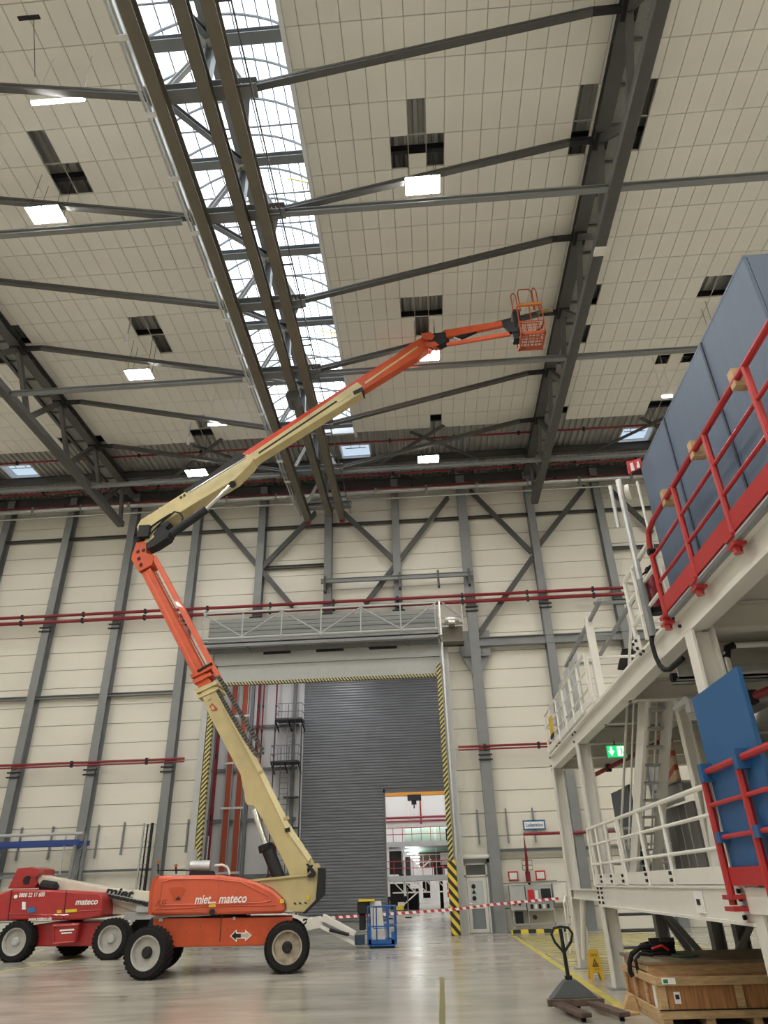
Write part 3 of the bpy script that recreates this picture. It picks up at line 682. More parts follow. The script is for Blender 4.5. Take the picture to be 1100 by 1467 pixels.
for x in (-3.9, -2.6, 3.4): put('post', box((x-.09, FY+.2, 0 if x > 0 else 1), (x+.09, FY+.4, 4.7)), WHITE, fp)
tr = MB().beam((-3.6, FY+.3, 1.25), (5, FY+.3, 1.25), .1, .1)
for k in range(8): tr.beam((-3.6+k*.9, FY+.3, 2.1), (-2.7+k*.9, FY+.3, 1.25), .08, .08).beam((-2.7+k*.9, FY+.3, 1.25), (-2.7+k*.9, FY+.3, 2.1), .07, .07)
put('under_truss', tr.beam((-2.9, FY+.3, .3), (-1.6, FY+.3, 1.25), .1, .1).box((-3.2, FY, .3), (-2.7, FY+.5, .6)), WHITE, fp)
r = MB()
for zz in (2.95, 3.5): r.tube((-1.6, FY+2, zz+.5), (3, FY+2, zz+.5), .03, 5)
for k in range(9): r.tube((-1.6+k*.55, FY+2, 2.4), (-1.6+k*.55, FY+2, 4.0), .025, 5)
put('inner_railing', r.beam((-1.8, FY+1, 2.5), (-.4, FY+1.2, 3.6), .3, .1).box((.4, FY+1.8, 3.2), (1.6, FY+2.2, 4.1)), WHITE, fp)
for a, b in (((-2.4, FY+2.2, .0), (-1.6, FY+5, 1.5)), ((.2, FY+5.5, .0), (.5, FY+5.8, 2.0)), ((-4.1, FY+1, .1), (-2.4, FY+6, 1.9)), ((-1.2, FY+2.5, .8), (-.6, FY+3, 2.0)), ((-3.9, FY+.6, 2.6), (-2.8, FY+3, 4.3))): put('machinery', box(a, b), BLACKM, fp)  # machines, their black also serving as a dark backdrop under the decks
put('aircraft_belly', MB().lathe((-1.5, FY+4.5, 3.9), (1, 0, -.02), [(.3, 0), (.75, .1), (.95, 3), (1.0, 7)], 20), mat('belly_olive', (.10, .075, .05), .6), fp, smooth=True)  # lower part of the fuselage showing between the decks
for a, b in (((-.2, FY+3.4, 2.5), (.7, FY+3.9, 3.5)), ((1.3, FY+3.2, 2.5), (2.4, FY+3.8, 3.3)), ((-3.2, FY+3, 2.5), (-2.2, FY+5, 3.9))): put('backdrop_machine', box(a, b), BLACKM, fp)  # machine boxes added as a dark backdrop between the decks
put('hydraulic_unit', box((-3.35, FY-.3, .05), (-2.75, FY+.2, .35)), YELL, fp)
for k in range(6): put('strip_light', box((-2.6+.22*k, FY+.8+1.0*k, 4.30-.22*k), (-1.8+.22*k, FY+1.2+1.0*k, 4.34-.22*k)), emit('dock_led', (1, 1, 1), 12), fp)
fu = thing('aircraft_fuselage', (1, FY+5, 5), 'pale green aircraft fuselage section on the far dock', 'fuselage')
FGREEN = mat('primer_green', (.42, .60, .50), .5, var=.12, scale=.6)
put('shell', MB().lathe((-2.6, FY+4.2, 5.2), (1, 0, 0), [(.5, 0), (.98, .02), (1.06, 3), (1.15, 9)], 28), FGREEN, fu, smooth=True)
put('nose_panel', MB().lathe((-2.65, FY+4.2, 5.2), (1, 0, 0), [(.2, 0), (.55, .03), (.55, .05)], 20), OFFW, fu)
put('door_opening', box((1.0, FY+2.95, 4.97), (1.6, FY+3.3, 6.0)), BLACKM, fu)
put('frame_band', MB().lathe((.0, FY+4.2, 5.2), (1, 0, 0), [(1.0, 0), (1.09, .01), (1.09, .12), (1.0, .13)], 28), WHITE, fu)
cr = thing('overhead_crane', (-2, 66, 8.9), 'orange overhead crane with hoist in the next hall', 'crane')
put('girder', box((-5, 60, 8.15), (8, 60.4, 8.55)), mat('crane_orange', (.60, .25, .03), .5), cr); put('hoist', MB().box((-2.0, 59.8, 7.8), (-.9, 60.6, 8.2)).tube((-1.5, 60.2, 7.2), (-1.5, 60.2, 7.9), .05).box((-1.7, 60, 7.5), (-1.3, 60.4, 7.8)), BLACKM, cr)
put('red_cabinet', box((1.0, 80, .6), (2.3, 80.6, 1.9)), SIGNRED, label='small red cabinet standing far off under the dock', cat='cabinet')
for i, x in enumerate((-2.9, -1.85)):
    t = thing('barrier_post', (x, 47.5+i, 0), 'thin barrier post inside the next hall, %s' % ('the one by the shutter edge' if i == 0 else 'the one in mid opening'), 'post')
    put('pole', tube((x, 47.5+i, 0), (x, 47.5+i, 1.6 if i else 1.0), .03), STEEL, t); put('foot', tube((x, 47.5+i, 0), (x, 47.5+i, .06), .2, 12), BLACK, t)
for x in (-9, -2, 5):
    for y in (50, 58, 66, 74, 82):
        t = thing('far_lamp', (x, y, 15), 'square ceiling lamp high in the next hall', 'lamp', 'lamps of the next hall')
        put('led_panel', box((x-.6, y-.6, 15), (x+.6, y+.6, 15.05)), emit('far_led', (1, .98, .97), 42), t)

# ---------------------------------------------------------------- glazed personnel door and wall equipment
d = thing('door_3', (1.6, 31.9, 0), 'narrow glazed door with transom beside the striped post', 'door', kind='structure')
f = MB()
for a, b in (((1.13, 31.8, 0), (1.2, 31.98, 2.46)), ((2.0, 31.8, 0), (2.07, 31.98, 2.46)), ((1.13, 31.8, 2.4), (2.07, 31.98, 2.46)), ((1.13, 31.8, 1.97), (2.07, 31.98, 2.03))): f.box(a, b)
put('frame', f, WHITE, d)
put('pane', box((1.2, 31.88, 2.03), (2.0, 31.91, 2.4)), mat('dark_glass', (.10, .11, .11), .05), d)
lf = put('leaf', MB().box((1.22, 31.84, .02), (1.34, 31.9, 1.95)).box((1.86, 31.84, .02), (1.98, 31.9, 1.95)).box((1.34, 31.84, .02), (1.86, 31.9, .14)).box((1.34, 31.84, .84), (1.86, 31.9, .96)).box((1.34, 31.84, 1.82), (1.86, 31.9, 1.95)), WHITE, d)
put('pane', box((1.34, 31.86, .96), (1.86, 31.88, 1.82)), GLASS, lf); put('pane', box((1.34, 31.86, .14), (1.86, 31.88, .84)), mat('smoked_glass', (.22, .25, .27), .06), lf)
put('handle', MB().pipe([(1.29, 31.84, 1.02), (1.29, 31.78, 1.02), (1.42, 31.78, 1.02)], .012, 6), CHROME, lf)
put('sticker', MB().tube((1.47, 31.85, 1.62), (1.47, 31.86, 1.62), .085, 14), BLACKM, lf); put('sticker', MB().extr([(1.38, 31.855, 1.36), (1.56, 31.855, 1.36), (1.47, 31.855, 1.52)], (0, .01, 0)), BLACKM, lf); put('sticker', MB().tube((1.47, 31.85, 1.2), (1.47, 31.86, 1.2), .085, 14), BLACKM, lf)
put('reveal', MB().box((.95, 31.75, 0), (1.13, 32.1, 2.6)).box((2.07, 31.75, 0), (2.2, 32.1, 2.6)).box((.95, 31.75, 2.46), (2.2, 32.1, 2.62)), STEEL, d)
put('conduit', box((.95, 31.5, 2.66), (2.3, 31.6, 2.76)), WHITE, label='pale conduit rail over the glazed door', cat='conduit')
put('alarm_box', box((.98, 31.45, 2.55), (1.12, 31.6, 2.85)), SIGNRED, label='small red alarm box at the corner of the glazed door', cat='box', bevel=.01)
s = thing('wall_sign', (4.2, 31.8, 3.6), 'blue bordered white sign reading Ladestation', 'sign')
put('border', box((3.73, 31.86, 3.62), (4.66, 31.9, 4.0)), SIGNBLUE, s); put('face', box((3.79, 31.84, 3.68), (4.6, 31.87, 3.94)), SIGNWHITE, s)
text('Ladestation', .19, (4.2, 31.835, 3.81), (1, 0, 0), (0, 0, 1), SIGNBLUE, s, bold=.004, fit=.72)
for x, l in ((3.12, 'red framed notice above the control cabinet, nearer the glazed door'), (4.22, 'red framed notice above the screen of the control cabinet')):
    t = thing('notice', (x, 31.85, 1.8), l, 'notice', 'red framed notices'); put('frame', box((x-.2, 31.95, 1.78), (x+.2, 32.0, 2.12)), SIGNRED, t); put('sheet', box((x-.15, 31.93, 1.83), (x+.15, 31.955, 2.07)), SIGNWHITE, t)
hv = thing('hydrant_valve', (3.68, 31.6, 1.75), 'red hydrant valve with hand wheel at the pipe end', 'valve')
put('body', MB().tube((3.68, 31.68, 1.72), (3.68, 31.68, 2.1), .1, 10), PIPE, hv); put('outlet', tube((3.68, 31.68, 1.7), (3.68, 31.45, 1.66), .05), BLACKM, hv); put('cage', MB().loop([(3.48, 31.5, 2.15), (3.88, 31.5, 2.15), (3.88, 31.5, 2.5), (3.48, 31.5, 2.5)], .015).tube((3.48, 31.5, 2.32), (3.88, 31.5, 2.32), .012), BLACKM, hv)
cc = thing('control_cabinet', (3.8, 31.4, 0), 'grey control cabinet with red switch and dark screen', 'cabinet')
put('left_case', box((2.85, 31.35, .75), (3.45, 31.8, 1.62)), GREYL, cc, bevel=.015)
mc = put('middle_case', box((3.48, 31.3, .72), (4.5, 31.8, 1.6)), mat('case_grey', (.36, .38, .37), .5), cc, bevel=.015)
put('roof_plate', MB().beam((2.95, 31.5, 1.7), (4.75, 31.5, 1.74), .5, .03), STEEL, cc)
put('screen', MB().box((4.02, 31.27, 1.07), (4.48, 31.3, 1.52)), GREYL, mc); put('display', box((4.06, 31.25, 1.12), (4.44, 31.275, 1.48)), BLACKM, mc)
put('main_switch', box((3.55, 31.24, 1.1), (3.78, 31.3, 1.45)), SIGNRED, mc); put('switch_plate', box((3.82, 31.27, 1.1), (3.95, 31.3, 1.42)), SIGNWHITE, mc)
for k in range(5): put('button', box((3.6+k*.16, 31.27, .8), (3.7+k*.16, 31.3, .95)), SIGNWHITE if k % 2 else BLACKM, mc)
put('warning_sticker', box((2.92, 31.33, .92), (3.06, 31.36, 1.06)), SIGNRED, cc); put('knob', tube((3.2, 31.3, 1.0), (3.2, 31.36, 1.0), .07, 10), BLACKM, cc)
put('white_case', box((4.55, 31.4, .95), (5.1, 31.8, 1.65)), WHITE, cc, bevel=.06)
put('stand', MB().box((2.9, 31.5, .1), (2.95, 31.6, .75)).box((4.5, 31.5, .1), (4.56, 31.6, .75)).box((3.5, 31.5, .1), (3.55, 31.6, .75)).box((2.9, 31.5, .25), (4.56, 31.55, .3)), GALV, cc)
put('socket', MB().tube((3.15, 31.4, .55), (3.15, 31.6, .55), .1, 10).box((3.0, 31.5, .3), (3.3, 31.6, .7)).tube((3.75, 31.4, .5), (3.75, 31.6, .5), .08, 10), BLACKM, cc)
put('kerb', box((2.75, 31.0, 0), (5.2, 31.25, .12)), HAZF, label='yellow and black kerb in front of the control cabinet', cat='kerb')
t = thing('barrier_tape', (.7, 30.4, .8), 'red and white barrier tape strung across the gate', 'tape')
pts = [(-6.463,29.4,0.711), (-5.037,29.5,0.729), (-2.821,29.6,0.774), (-0.741,30.0,0.835), (0.588,30.5,0.869), (2.092,30.9,0.986), (4.702,31.15,1.128)]
put('strip', MB(), TAPE, t) if 0 else None
mb = MB()
for p, q in zip(pts, pts[1:]):
    mb.beam(p, q, .006, .09)
put('strip', mb, TAPE, t)
for x, m, l in ((5.15, HAZF, 'black and yellow stand'),):
    t = thing('charging_bracket', (5.3, 31.3, 0), 'black and yellow bracket stand right of the control cabinet', 'stand')
    put('post', box((5.25, 31.2, .2), (5.32, 31.28, 1.2)), BLACKM, t); put('arm', box((5.05, 31.2, .45), (5.6, 31.28, .52)), BLACKM, t); put('band', box((5.24, 31.19, .6), (5.33, 31.29, .8)), YELL, t); put('shelf', box((5.4, 31.1, 1.15), (6.2, 31.5, 1.2)), WHITE, t); put('lamp_unit', MB().box((5.75, 31.15, 1.2), (5.95, 31.35, 1.45)), mat('orange_box', (.5, .16, .03), .5), t)
# rack, ladder and rails by the left part of the wall
r = thing('pallet_rack', (-17, 31, 0), 'blue beamed storage rack against the wall behind the red lift', 'rack')
for x in (-23, -18.9, -14.75):
    for y in (30.4, 31.3): put('upright', box((x-.05, y-.05, 0), (x+.05, y+.05, 4.0)), STEEL, r)
    for k in range(4): put('lacing', beam((x, 30.4, .4+k*.85), (x, 31.3, 1.2+k*.85), .03, .03), STEEL, r)
for y in (30.36, 31.34): put('beam', box((-23, y-.03, 3.55), (-14.6, y+.03, 3.75)), mat('rack_blue', (.02, .05, .22), .45), r)
put('top_tube', tube((-23, 30.4, 3.98), (-14.5, 30.4, 3.98), .06), GREYL, r); put('lower_beam', box((-23, 30.9, 2.4), (-14.8, 31, 2.5)), STEEL, r); put('top_tube', tube((-15.2, 30.4, 3.9), (-15.2, 30.4, 2.5), .04), GREYL, r)
l = thing('ladder', (-12, 31.2, 0), 'black and grey ladder leaning between two steel columns', 'ladder')
put('stile', MB().box((-12.32, 31.2, 0), (-12.26, 31.28, 4.35)), GREYL, l); put('stile', box((-11.98, 31.2, 0), (-11.90, 31.34, 4.35)), BLACKM, l)
put('stile', box((-12.14, 31.2, 0), (-12.10, 31.28, 4.3)), BLACKM, l)
for k in range(15): put('rung', box((-12.3, 31.22, .2+k*.285), (-11.9, 31.26, .23+k*.285)), GREYL, l)


# ---------------------------------------------------------------- white steel platform on the right
XF = 3.03
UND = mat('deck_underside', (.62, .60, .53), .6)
pf = thing('work_platform', (5, 12, 0), 'white two level steel work platform along the right side', 'platform')
def bolts(x, pts, parent):
    for y, z in pts: put('bolt', MB().tube((x-.03, y, z), (x, y, z), .022, 8), BLACKM, parent)
    pass
for y, l in ((18.4, 0), (15.0, 0), (7.8, 0)):
    put('column', MB().ibeam((XF+.13, y, 0), (XF+.13, y, 4.2), .24, .26, up=(1, 0, 0), tf=.03), WHITE, pf)
    put('base_plate', box((XF-.08, y-.2, 0), (XF+.36, y+.2, .03)), GALV, pf)
for x in (8.5,):
    for y in (18.4, 15.0, 7.8): put('column', MB().ibeam((x, y, 0), (x, y, 4.2), .24, .26, up=(1, 0, 0), tf=.03), WHITE, pf)
# upper level
ub = put('upper_beam', MB().ibeam((XF+.1, 18.6, 4.34), (XF+.1, 2.5, 4.34), .2, .34, tf=.035), WHITE, pf)
put('upper_end_beam', MB().ibeam((XF, 18.55, 4.34), (9, 18.55, 4.34), .18, .34), WHITE, pf)
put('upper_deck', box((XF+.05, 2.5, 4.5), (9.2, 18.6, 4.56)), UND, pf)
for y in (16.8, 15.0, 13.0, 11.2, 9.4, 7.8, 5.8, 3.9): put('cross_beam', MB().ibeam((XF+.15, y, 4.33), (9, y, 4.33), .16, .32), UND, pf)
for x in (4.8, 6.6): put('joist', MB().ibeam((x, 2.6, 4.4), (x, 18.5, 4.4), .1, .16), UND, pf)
bolts(XF, [(18.4, 4.45), (18.4, 4.25), (15.15, 4.4), (14.85, 4.4), (9.6, 4.46), (9.45, 4.46), (8.1, 4.45), (7.95, 4.3), (15.1, 4.25)], pf)
# lower level
put('lower_beam', MB().beam((XF+.05, 15.1, 1.45), (XF+.05, 7.9, 1.45), .08, .32).box((XF-.02, 7.9, 1.27), (XF+.2, 15.1, 1.30)).box((XF-.02, 7.9, 1.59), (XF+.2, 15.1, 1.62)), WHITE, pf)
put('lower_end_beam', MB().ibeam((XF, 15.1, 1.45), (8.6, 15.1, 1.45), .16, .32), WHITE, pf)
put('link_beam', MB().ibeam((XF+.1, 15.1, 1.45), (XF+.1, 18.4, 1.45), .14, .2), WHITE, pf)
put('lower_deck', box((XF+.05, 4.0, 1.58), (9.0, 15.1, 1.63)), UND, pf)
put('lower_edge_plate', MB().box((XF-.03, 4.0, 1.38), (XF+.1, 7.9, 1.6)), WHITE, pf)
put('serial_plate', box((XF-.02, 9.25, 1.34), (XF+.005, 9.5, 1.56)), SIGNWHITE, pf)
put('print_mark', box((XF-.024, 9.31, 1.42), (XF-.018, 9.43, 1.48)), BLACKM, pf)
for y in (15.0, 14.7, 8.1): bolts(XF, [(y, 1.34), (y, 1.42), (y, 1.5), (y, 1.57)], pf)
for p, q in (((3.9, 14.4, 1.3), (4.6, 14.4, .4)), ((4.9, 14.0, .5), (5.5, 14.0, 1.25)), ((5.4, 13.8, 1.25), (6.2, 13.8, .6)), ((6.4, 13.8, 1.2), (5.7, 13.8, .3)), ((4.5, 14.6, .3), (4.0, 14.6, 1.2))): put('underside_strut', beam(p, q, .1, .1), STEEL, pf)
for x, y in ((4.72, 14.1), (5.12, 14.1), (3.95, 14.6)): put('underside_post', MB().ibeam((x, y, 0), (x, y, 1.3), .2, .2, up=(1, 0, 0)), STEEL, pf)
for k in range(4): put('pipe_under_deck', tube((3.4, 16.2, .25+.28*k), (4.5, 16.2, .25+.28*k), .03, 6), STEEL, pf)
put('foot_brace', tube((XF+.15, 17.6, 1.35), (XF+.1, 18.2, .2), .06), WHITE, pf)

def rail(name, pts, posts, m, label, zs, r, toe=None, group='platform railings', post_r=None):
    """railing along the line pts[0]->pts[1] at deck height z"""
    p, q = V(pts[0]), V(pts[1]); t = thing(name, p, label, 'railing', group)
    h = zs[-1]
    put('top_rail', tube(p+V((0, 0, h)), q+V((0, 0, h)), r), m, t, smooth=True)
    for z in zs[:-1]: put('mid_rail', tube(p+V((0, 0, z)), q+V((0, 0, z)), r*.75), m, t, smooth=True)
    for f in posts: c = p.lerp(q, f); put('post', tube(c, c+V((0, 0, h)), post_r or r), m, t, smooth=True)
    if toe: put('toe_board', beam(p+V((0, 0, toe/2+.01)), q+V((0, 0, toe/2+.01)), .02, toe), m, t)
    return t
lr = rail('white_railing', ((XF, 15.2, 1.62), (XF, 8.3, 1.62)), (0, .115, .235, .355, .375, .56, .73, .995), WHITE, 'white railing with toe boards along the lower deck', (.35, .68, .97), .03, .17)
bolts(XF-.03, [(15.2-6.9*f+dy, 1.68+dz) for f in (.115, .235, .355, .56, .73) for dy in (0,) for dz in (0, .08)], lr)
rail('white_railing', ((XF+.05, 15.25, 1.62), (5.2, 15.25, 1.62)), (.05, .3, .6, .99), WHITE, 'white railing closing the far end of the lower deck', (.35, .68, .97), .028, .15)
ur = rail('white_railing', ((XF, 18.45, 4.56), (XF, 13.0, 4.56)), (0, .16, .33, .5, .52, .68, .84, 1), WHITE, 'white railing with notice on the upper deck far corner', (.3, .62, .93), .028, .15)
put('yellow_notice', box((XF-.05, 17.2, 4.85), (XF-.03, 17.65, 5.25)), mat('notice_yellow', (.62, .42, .04), .5), ur); put('notice_strip', box((XF-.055, 17.2, 4.75), (XF-.04, 17.65, 4.84)), BLACKM, ur)
rail('white_railing', ((XF+.05, 18.5, 4.56), (7, 18.5, 4.56)), (.02, .2, .4, .6, .8, 1), WHITE, 'white railing across the far end of the upper deck', (.3, .62, .93), .026, .15)
rail('white_railing', ((XF+.02, 12.9, 4.56), (XF+1.6, 12.9, 4.56)), (0, .5, 1), WHITE, 'short white gate railing beside the monitor', (.12, .45, .82), .028)
wr = rail('white_railing', ((XF+.02, 9.75, 4.56), (XF+.02, 8.35, 4.56)), (0, .35), WHITE, 'white railing left of the red rail with an extinguisher', (.35, .7, 1.05), .035)
put('foot_plate', box((XF-.02, 9.55, 4.5), (XF+.01, 9.85, 4.72)), WHITE, wr); bolts(XF-.02, [(9.62, 4.55), (9.78, 4.55), (9.62, 4.66), (9.78, 4.66)], wr)
put('return_rail', MB().pipe([(XF+.02, 9.75, 5.61), (XF+.3, 9.9, 5.61), (XF+.5, 9.9, 5.4), (XF+.5, 9.9, 4.6)], .035, 8).tube((XF+.06, 9.8, 5.0), (XF+.5, 9.9, 5.0), .025), WHITE, wr, smooth=True)
# far end panels and posts on the upper deck
for k, (y, z1) in enumerate(((18.0, 5.95), (17.2, 6.1), (16.4, 6.2), (15.4, 6.25))):
    put('screen_board', box((XF+.35, y, 4.56), (XF+.4, y+.6, z1)), GREYL, label='pale grey board standing behind the upper railing, %s from the far corner' % ['first', 'second', 'third', 'fourth'][k], cat='board', group='boards on the upper deck')
po = thing('gantry_frame', (XF+.25, 12.9, 4.56), 'white post carrying a tilted grey frame on the upper deck', 'frame')
put('post', box((XF+.1, 12.8, 4.56), (XF+.23, 12.93, 6.15)), WHITE, po, bevel=.01); put('post', box((XF+.1, 14.9, 4.56), (XF+.22, 15.02, 6.0)), GREYL, po)
put('frame', MB().beam((XF+.1, 15.3, 5.9), (XF+.2, 11.9, 6.15), .06, .06).beam((XF+.75, 15.2, 5.95), (XF+.8, 11.9, 6.15), .06, .06).beam((XF+.1, 12, 6.13), (XF+.8, 12, 6.13), .05, .05).beam((XF+.1, 15.2, 5.93), (XF+.8, 15.2, 5.93), .05, .05).beam((XF+.1, 13.6, 6.05), (XF+.8, 13.6, 6.05), .05, .05), STEEL, po)
mo = thing('monitor_desk', (4.4, 13.6, 4.56), 'black monitor and boxes on a small desk behind the gate railing', 'desk')
put('shelf', box((4.05, 13.1, 5.12), (4.8, 14.1, 5.16)), WHITE, mo); put('monitor', box((4.15, 13.6, 5.2), (4.65, 13.66, 5.56)), BLACKM, mo); put('monitor_foot', box((4.36, 13.55, 5.16), (4.44, 13.72, 5.2)), BLACKM, mo); put('dark_box', box((4.1, 13.2, 4.85), (4.75, 13.9, 5.08)), BLACKM, mo); put('panel', beam((4.1, 14.3, 5.5), (4.2, 14.0, 5.85), .3, .05), BLACKM, mo)
for x, y in ((4.06, 13.11), (4.75, 13.11), (4.06, 14.05), (4.75, 14.05)): put('leg', box((x, y, 4.56), (x+.04, y+.04, 5.12)), WHITE, mo)
# grey mast with cable, dish and fire sign
ms = thing('cable_mast', (XF-.02, 8.93, 4.2), 'tall grey mast with black cable, white dish and fittings', 'mast')
put('pole', tube((XF-.02, 8.93, 4.5), (XF-.02, 8.93, 6.9), .045, 10), GALV, ms, smooth=True); put('sleeve', tube((XF-.02, 8.93, 4.5), (XF-.02, 8.93, 5.3), .055, 10), STEEL, ms, smooth=True)
put('cable', MB().pipe([(XF-.02, 8.93, 4.6), (XF-.05, 8.93, 4.4), (XF-.05, 8.9, 4.22), (XF-.05, 8.82, 4.08), (XF-.04, 8.7, 3.99), (XF-.03, 8.55, 3.95), (XF-.01, 8.4, 3.96), (XF+.05, 8.25, 4.0)], .03, 8), BLACK, ms, smooth=True)
put('dish', MB().lathe((XF+.03, 8.93, 6.68), (1, -.4, 0), [(.02, 0), (.10, .02), (.115, .05), (.115, .08)], 16), WHITE, ms, smooth=True)
put('stub_pole', tube((XF-.1, 9.1, 6.2), (XF-.1, 9.1, 6.9), .03), GALV, ms)
fs = thing('fire_sign', (XF, 8.2, 6.5), 'tilted red and white fire point sign on a white pole', 'sign')
put('board', MB().extr([(3.038,8.5,6.937),(3.242,8.5,6.991),(3.234,8.5,6.841),(3.027,8.5,6.743)], (0, .02, 0)), SIGNRED, fs)
put('pictogram', MB().extr([(3.072,8.48,6.903),(3.115,8.48,6.917),(3.118,8.48,6.788),(3.072,8.48,6.774)], (0, .01, 0)).extr([(3.169,8.48,6.92),(3.197,8.48,6.935),(3.205,8.48,6.829),(3.163,8.48,6.814),(3.157,8.48,6.861),(3.175,8.48,6.878)], (0, .01, 0)), SIGNWHITE, fs)
put('pole', tube((3.13, 8.52, 4.6), (3.13, 8.52, 6.62), .02), WHITE, fs)
# red railing and blue box
rr = thing('red_railing', (XF, 6, 4.56), 'red tubular railing clamped along the upper deck', 'railing')
put('top_rail', MB().pipe([(XF-.02, 8.28, 4.5), (XF-.02, 8.28, 5.55), (XF-.02, 8.2, 5.68), (XF-.02, 7.95, 5.72), (XF-.02, 3.0, 5.72)], .035, 10), REDRAIL, rr, smooth=True)
for z in (4.98, 5.33): put('mid_rail', tube((XF-.02, 8.26, z), (XF-.02, 3.0, z), .022), REDRAIL, rr, smooth=True)
for y in (7.12, 6.06, 5.0, 3.95): put('post', tube((XF-.02, y, 4.5), (XF-.02, y, 5.72), .035), REDRAIL, rr, smooth=True)
put('toe_board', box((XF-.03, 3.0, 4.58), (XF, 8.22, 4.78)), REDRAIL, rr)
for y in (8.26, 7.12, 6.06, 5.0, 3.95): put('clamp', MB().box((XF-.09, y-.09, 4.5), (XF+.03, y+.09, 4.54)).box((XF-.09, y-.09, 4.42), (XF+.03, y+.09, 4.45)).tube((XF-.03, y, 4.36), (XF-.03, y, 4.56), .045), REDRAIL, rr)
put('edge_tube', tube((XF-.02, 3, 4.5), (XF-.02, 8.1, 4.5), .045), STEEL, rr); put('tie', tube((XF-.06, 8.28, 5.42), (XF+.03, 8.28, 5.42), .05), BLACK, rr)
for i, (y, l) in enumerate(((7.42, 'at the far end'), (6.38, 'in the middle'), (5.2, 'nearest the viewer'))):
    put('wood_block', box((XF-.05, y-.04, 5.64), (XF+.10, y+.06, 5.84)), WOOD, label='wood block wedged between red rail and blue box, '+l, cat='wood block', group='wood blocks', bevel=.006)
bb = thing('blue_box', (4.4, 6.8, 4.56), 'large blue grey panelled box on the upper deck behind the red rail', 'box')
for y0, y1 in ((4.9, 6.1), (6.12, 7.52), (7.54, 8.72)): put('side_panel', box((3.3, y0, 4.6), (3.34, y1, 6.97)), BLUEBOX, bb, bevel=.01)
put('end_panel', box((3.34, 4.9, 4.6), (5.6, 4.94, 6.97)), BLUEBOX, bb); put('back_end_panel', box((3.34, 8.68, 4.6), (5.6, 8.72, 6.97)), BLUEBOX, bb); put('lid', box((3.3, 4.9, 6.97), (5.6, 8.72, 7.0)), BLUEBOX, bb); put('far_panel', box((5.56, 4.94, 4.6), (5.6, 8.68, 6.97)), BLUEBOX, bb)
for y in (6.11, 7.53): put('joint_strip', box((3.285, y-.02, 4.6), (3.3, y+.02, 6.97)), mat('joint_blue', (.03, .045, .075), .5), bb)
put('corner_strip', box((3.25, 8.72, 4.56), (3.3, 8.76, 5.4)), WHITE, bb)
def extinguisher(x, y, z, label, h=.52):
    t = thing('fire_extinguisher', (x, y, z), label, 'extinguisher', 'fire extinguishers')
    put('cylinder', MB().lathe((x, y, z), (0, 0, 1), [(.08, 0), (.095, .02), (.095, h*.72), (.06, h*.82), (.025, h*.86), (.025, h*.9)], 16), PIPE, t, smooth=True)
    put('valve', MB().box((x-.03, y-.05, z+h*.9), (x+.03, y+.05, z+h)).tube((x, y-.12, z+h*.97), (x, y+.05, z+h), .015), BLACKM, t); put('base_ring', tube((x, y, z-.05), (x, y, z+.02), .098, 16), BLACK, t)
    put('hose', MB().pipe([(x-.03, y, z+h*.92), (x-.13, y+.02, z+h*.8), (x-.12, y+.02, z+h*.3)], .014, 6), BLACK, t)
extinguisher(XF+.14, 9.0, 4.88, 'red fire extinguisher hanging by the red railing', .62); extinguisher(XF+.2, 15.45, 1.98, 'red fire extinguisher at the end of the lower railing')
# lower deck: blue panel on red rail, stair, shelves
r2 = thing('red_railing', (2.9, 7, 1.6), 'red tubular railing holding the blue sheet on the lower deck', 'railing')
put('top_rail', tube((2.92, 8.05, 2.68), (2.92, 3.5, 2.68), .035), REDRAIL, r2, smooth=True)
for z in (2.05, 2.36): put('mid_rail', tube((2.92, 8.05, z), (2.92, 3.5, z), .024), REDRAIL, r2, smooth=True)
for y in (8.05, 7.1, 6.1): put('post', tube((2.92, y, 1.45), (2.92, y, 2.7), .04), REDRAIL, r2, smooth=True)
put('toe_board', box((2.93, 3.5, 1.62), (2.96, 8.05, 1.78)), REDRAIL, r2); put('clamp', MB().box((2.86, 7.9, 1.5), (3.02, 8.15, 1.54)).box((2.86, 7.9, 1.4), (3.02, 8.15, 1.44)), REDRAIL, r2)
bp_ = thing('blue_sheet', (3.0, 7.4, 1.75), 'tall bright blue sheet fixed upright to the red rail', 'panel')
put('sheet', box((2.98, 6.72, 1.78), (3.03, 8.03, 3.47)), BLUEP, bp_, bevel=.006)
for y in (7.95, 7.0): put('clip', MB().box((2.86, y-.05, 2.58), (2.99, y+.05, 2.76)), BLUEP, bp_); put('clip', MB().box((2.88, y-.06, 2.0), (2.99, y+.06, 2.1)), BLUEP, bp_)
put('edge_strip', box((2.975, 8.03, 1.75), (3.0, 8.06, 2.66)), WHITE, bp_)
stt = thing('steep_stair', (3.9, 13.2, 1.62), 'steep white stair with handrails between the two decks', 'stair')
for x in (3.55, 3.95):
    put('stringer', beam((x, 14.4, 1.65), (x, 11.3, 4.6), .05, .34), WHITE, stt)
    put('handrail', MB().pipe([(x, 14.6, 1.65), (x, 14.55, 2.6), (x, 11.45, 5.55), (x, 11.0, 5.55)], .025, 8), WHITE, stt, smooth=True)
    put('handrail', MB().tube((x, 14.3, 2.2), (x, 11.6, 5.0), .018), WHITE, stt)
for k in range(11): put('tread', box((3.57, 14.5-.29*k-.12, 1.9+.25*k), (3.93, 14.5-.29*k+.1, 1.93+.25*k)), GALV, stt)
put('tie_column', MB().ibeam((4.0, 11.3, 1.63), (4.0, 11.3, 4.2), .16, .16, up=(1, 0, 0)), WHITE, stt)
bd = thing('dark_partition', (3.95, 15.6, 1.62), 'dark grey partition with a gridded window behind the railing', 'partition')
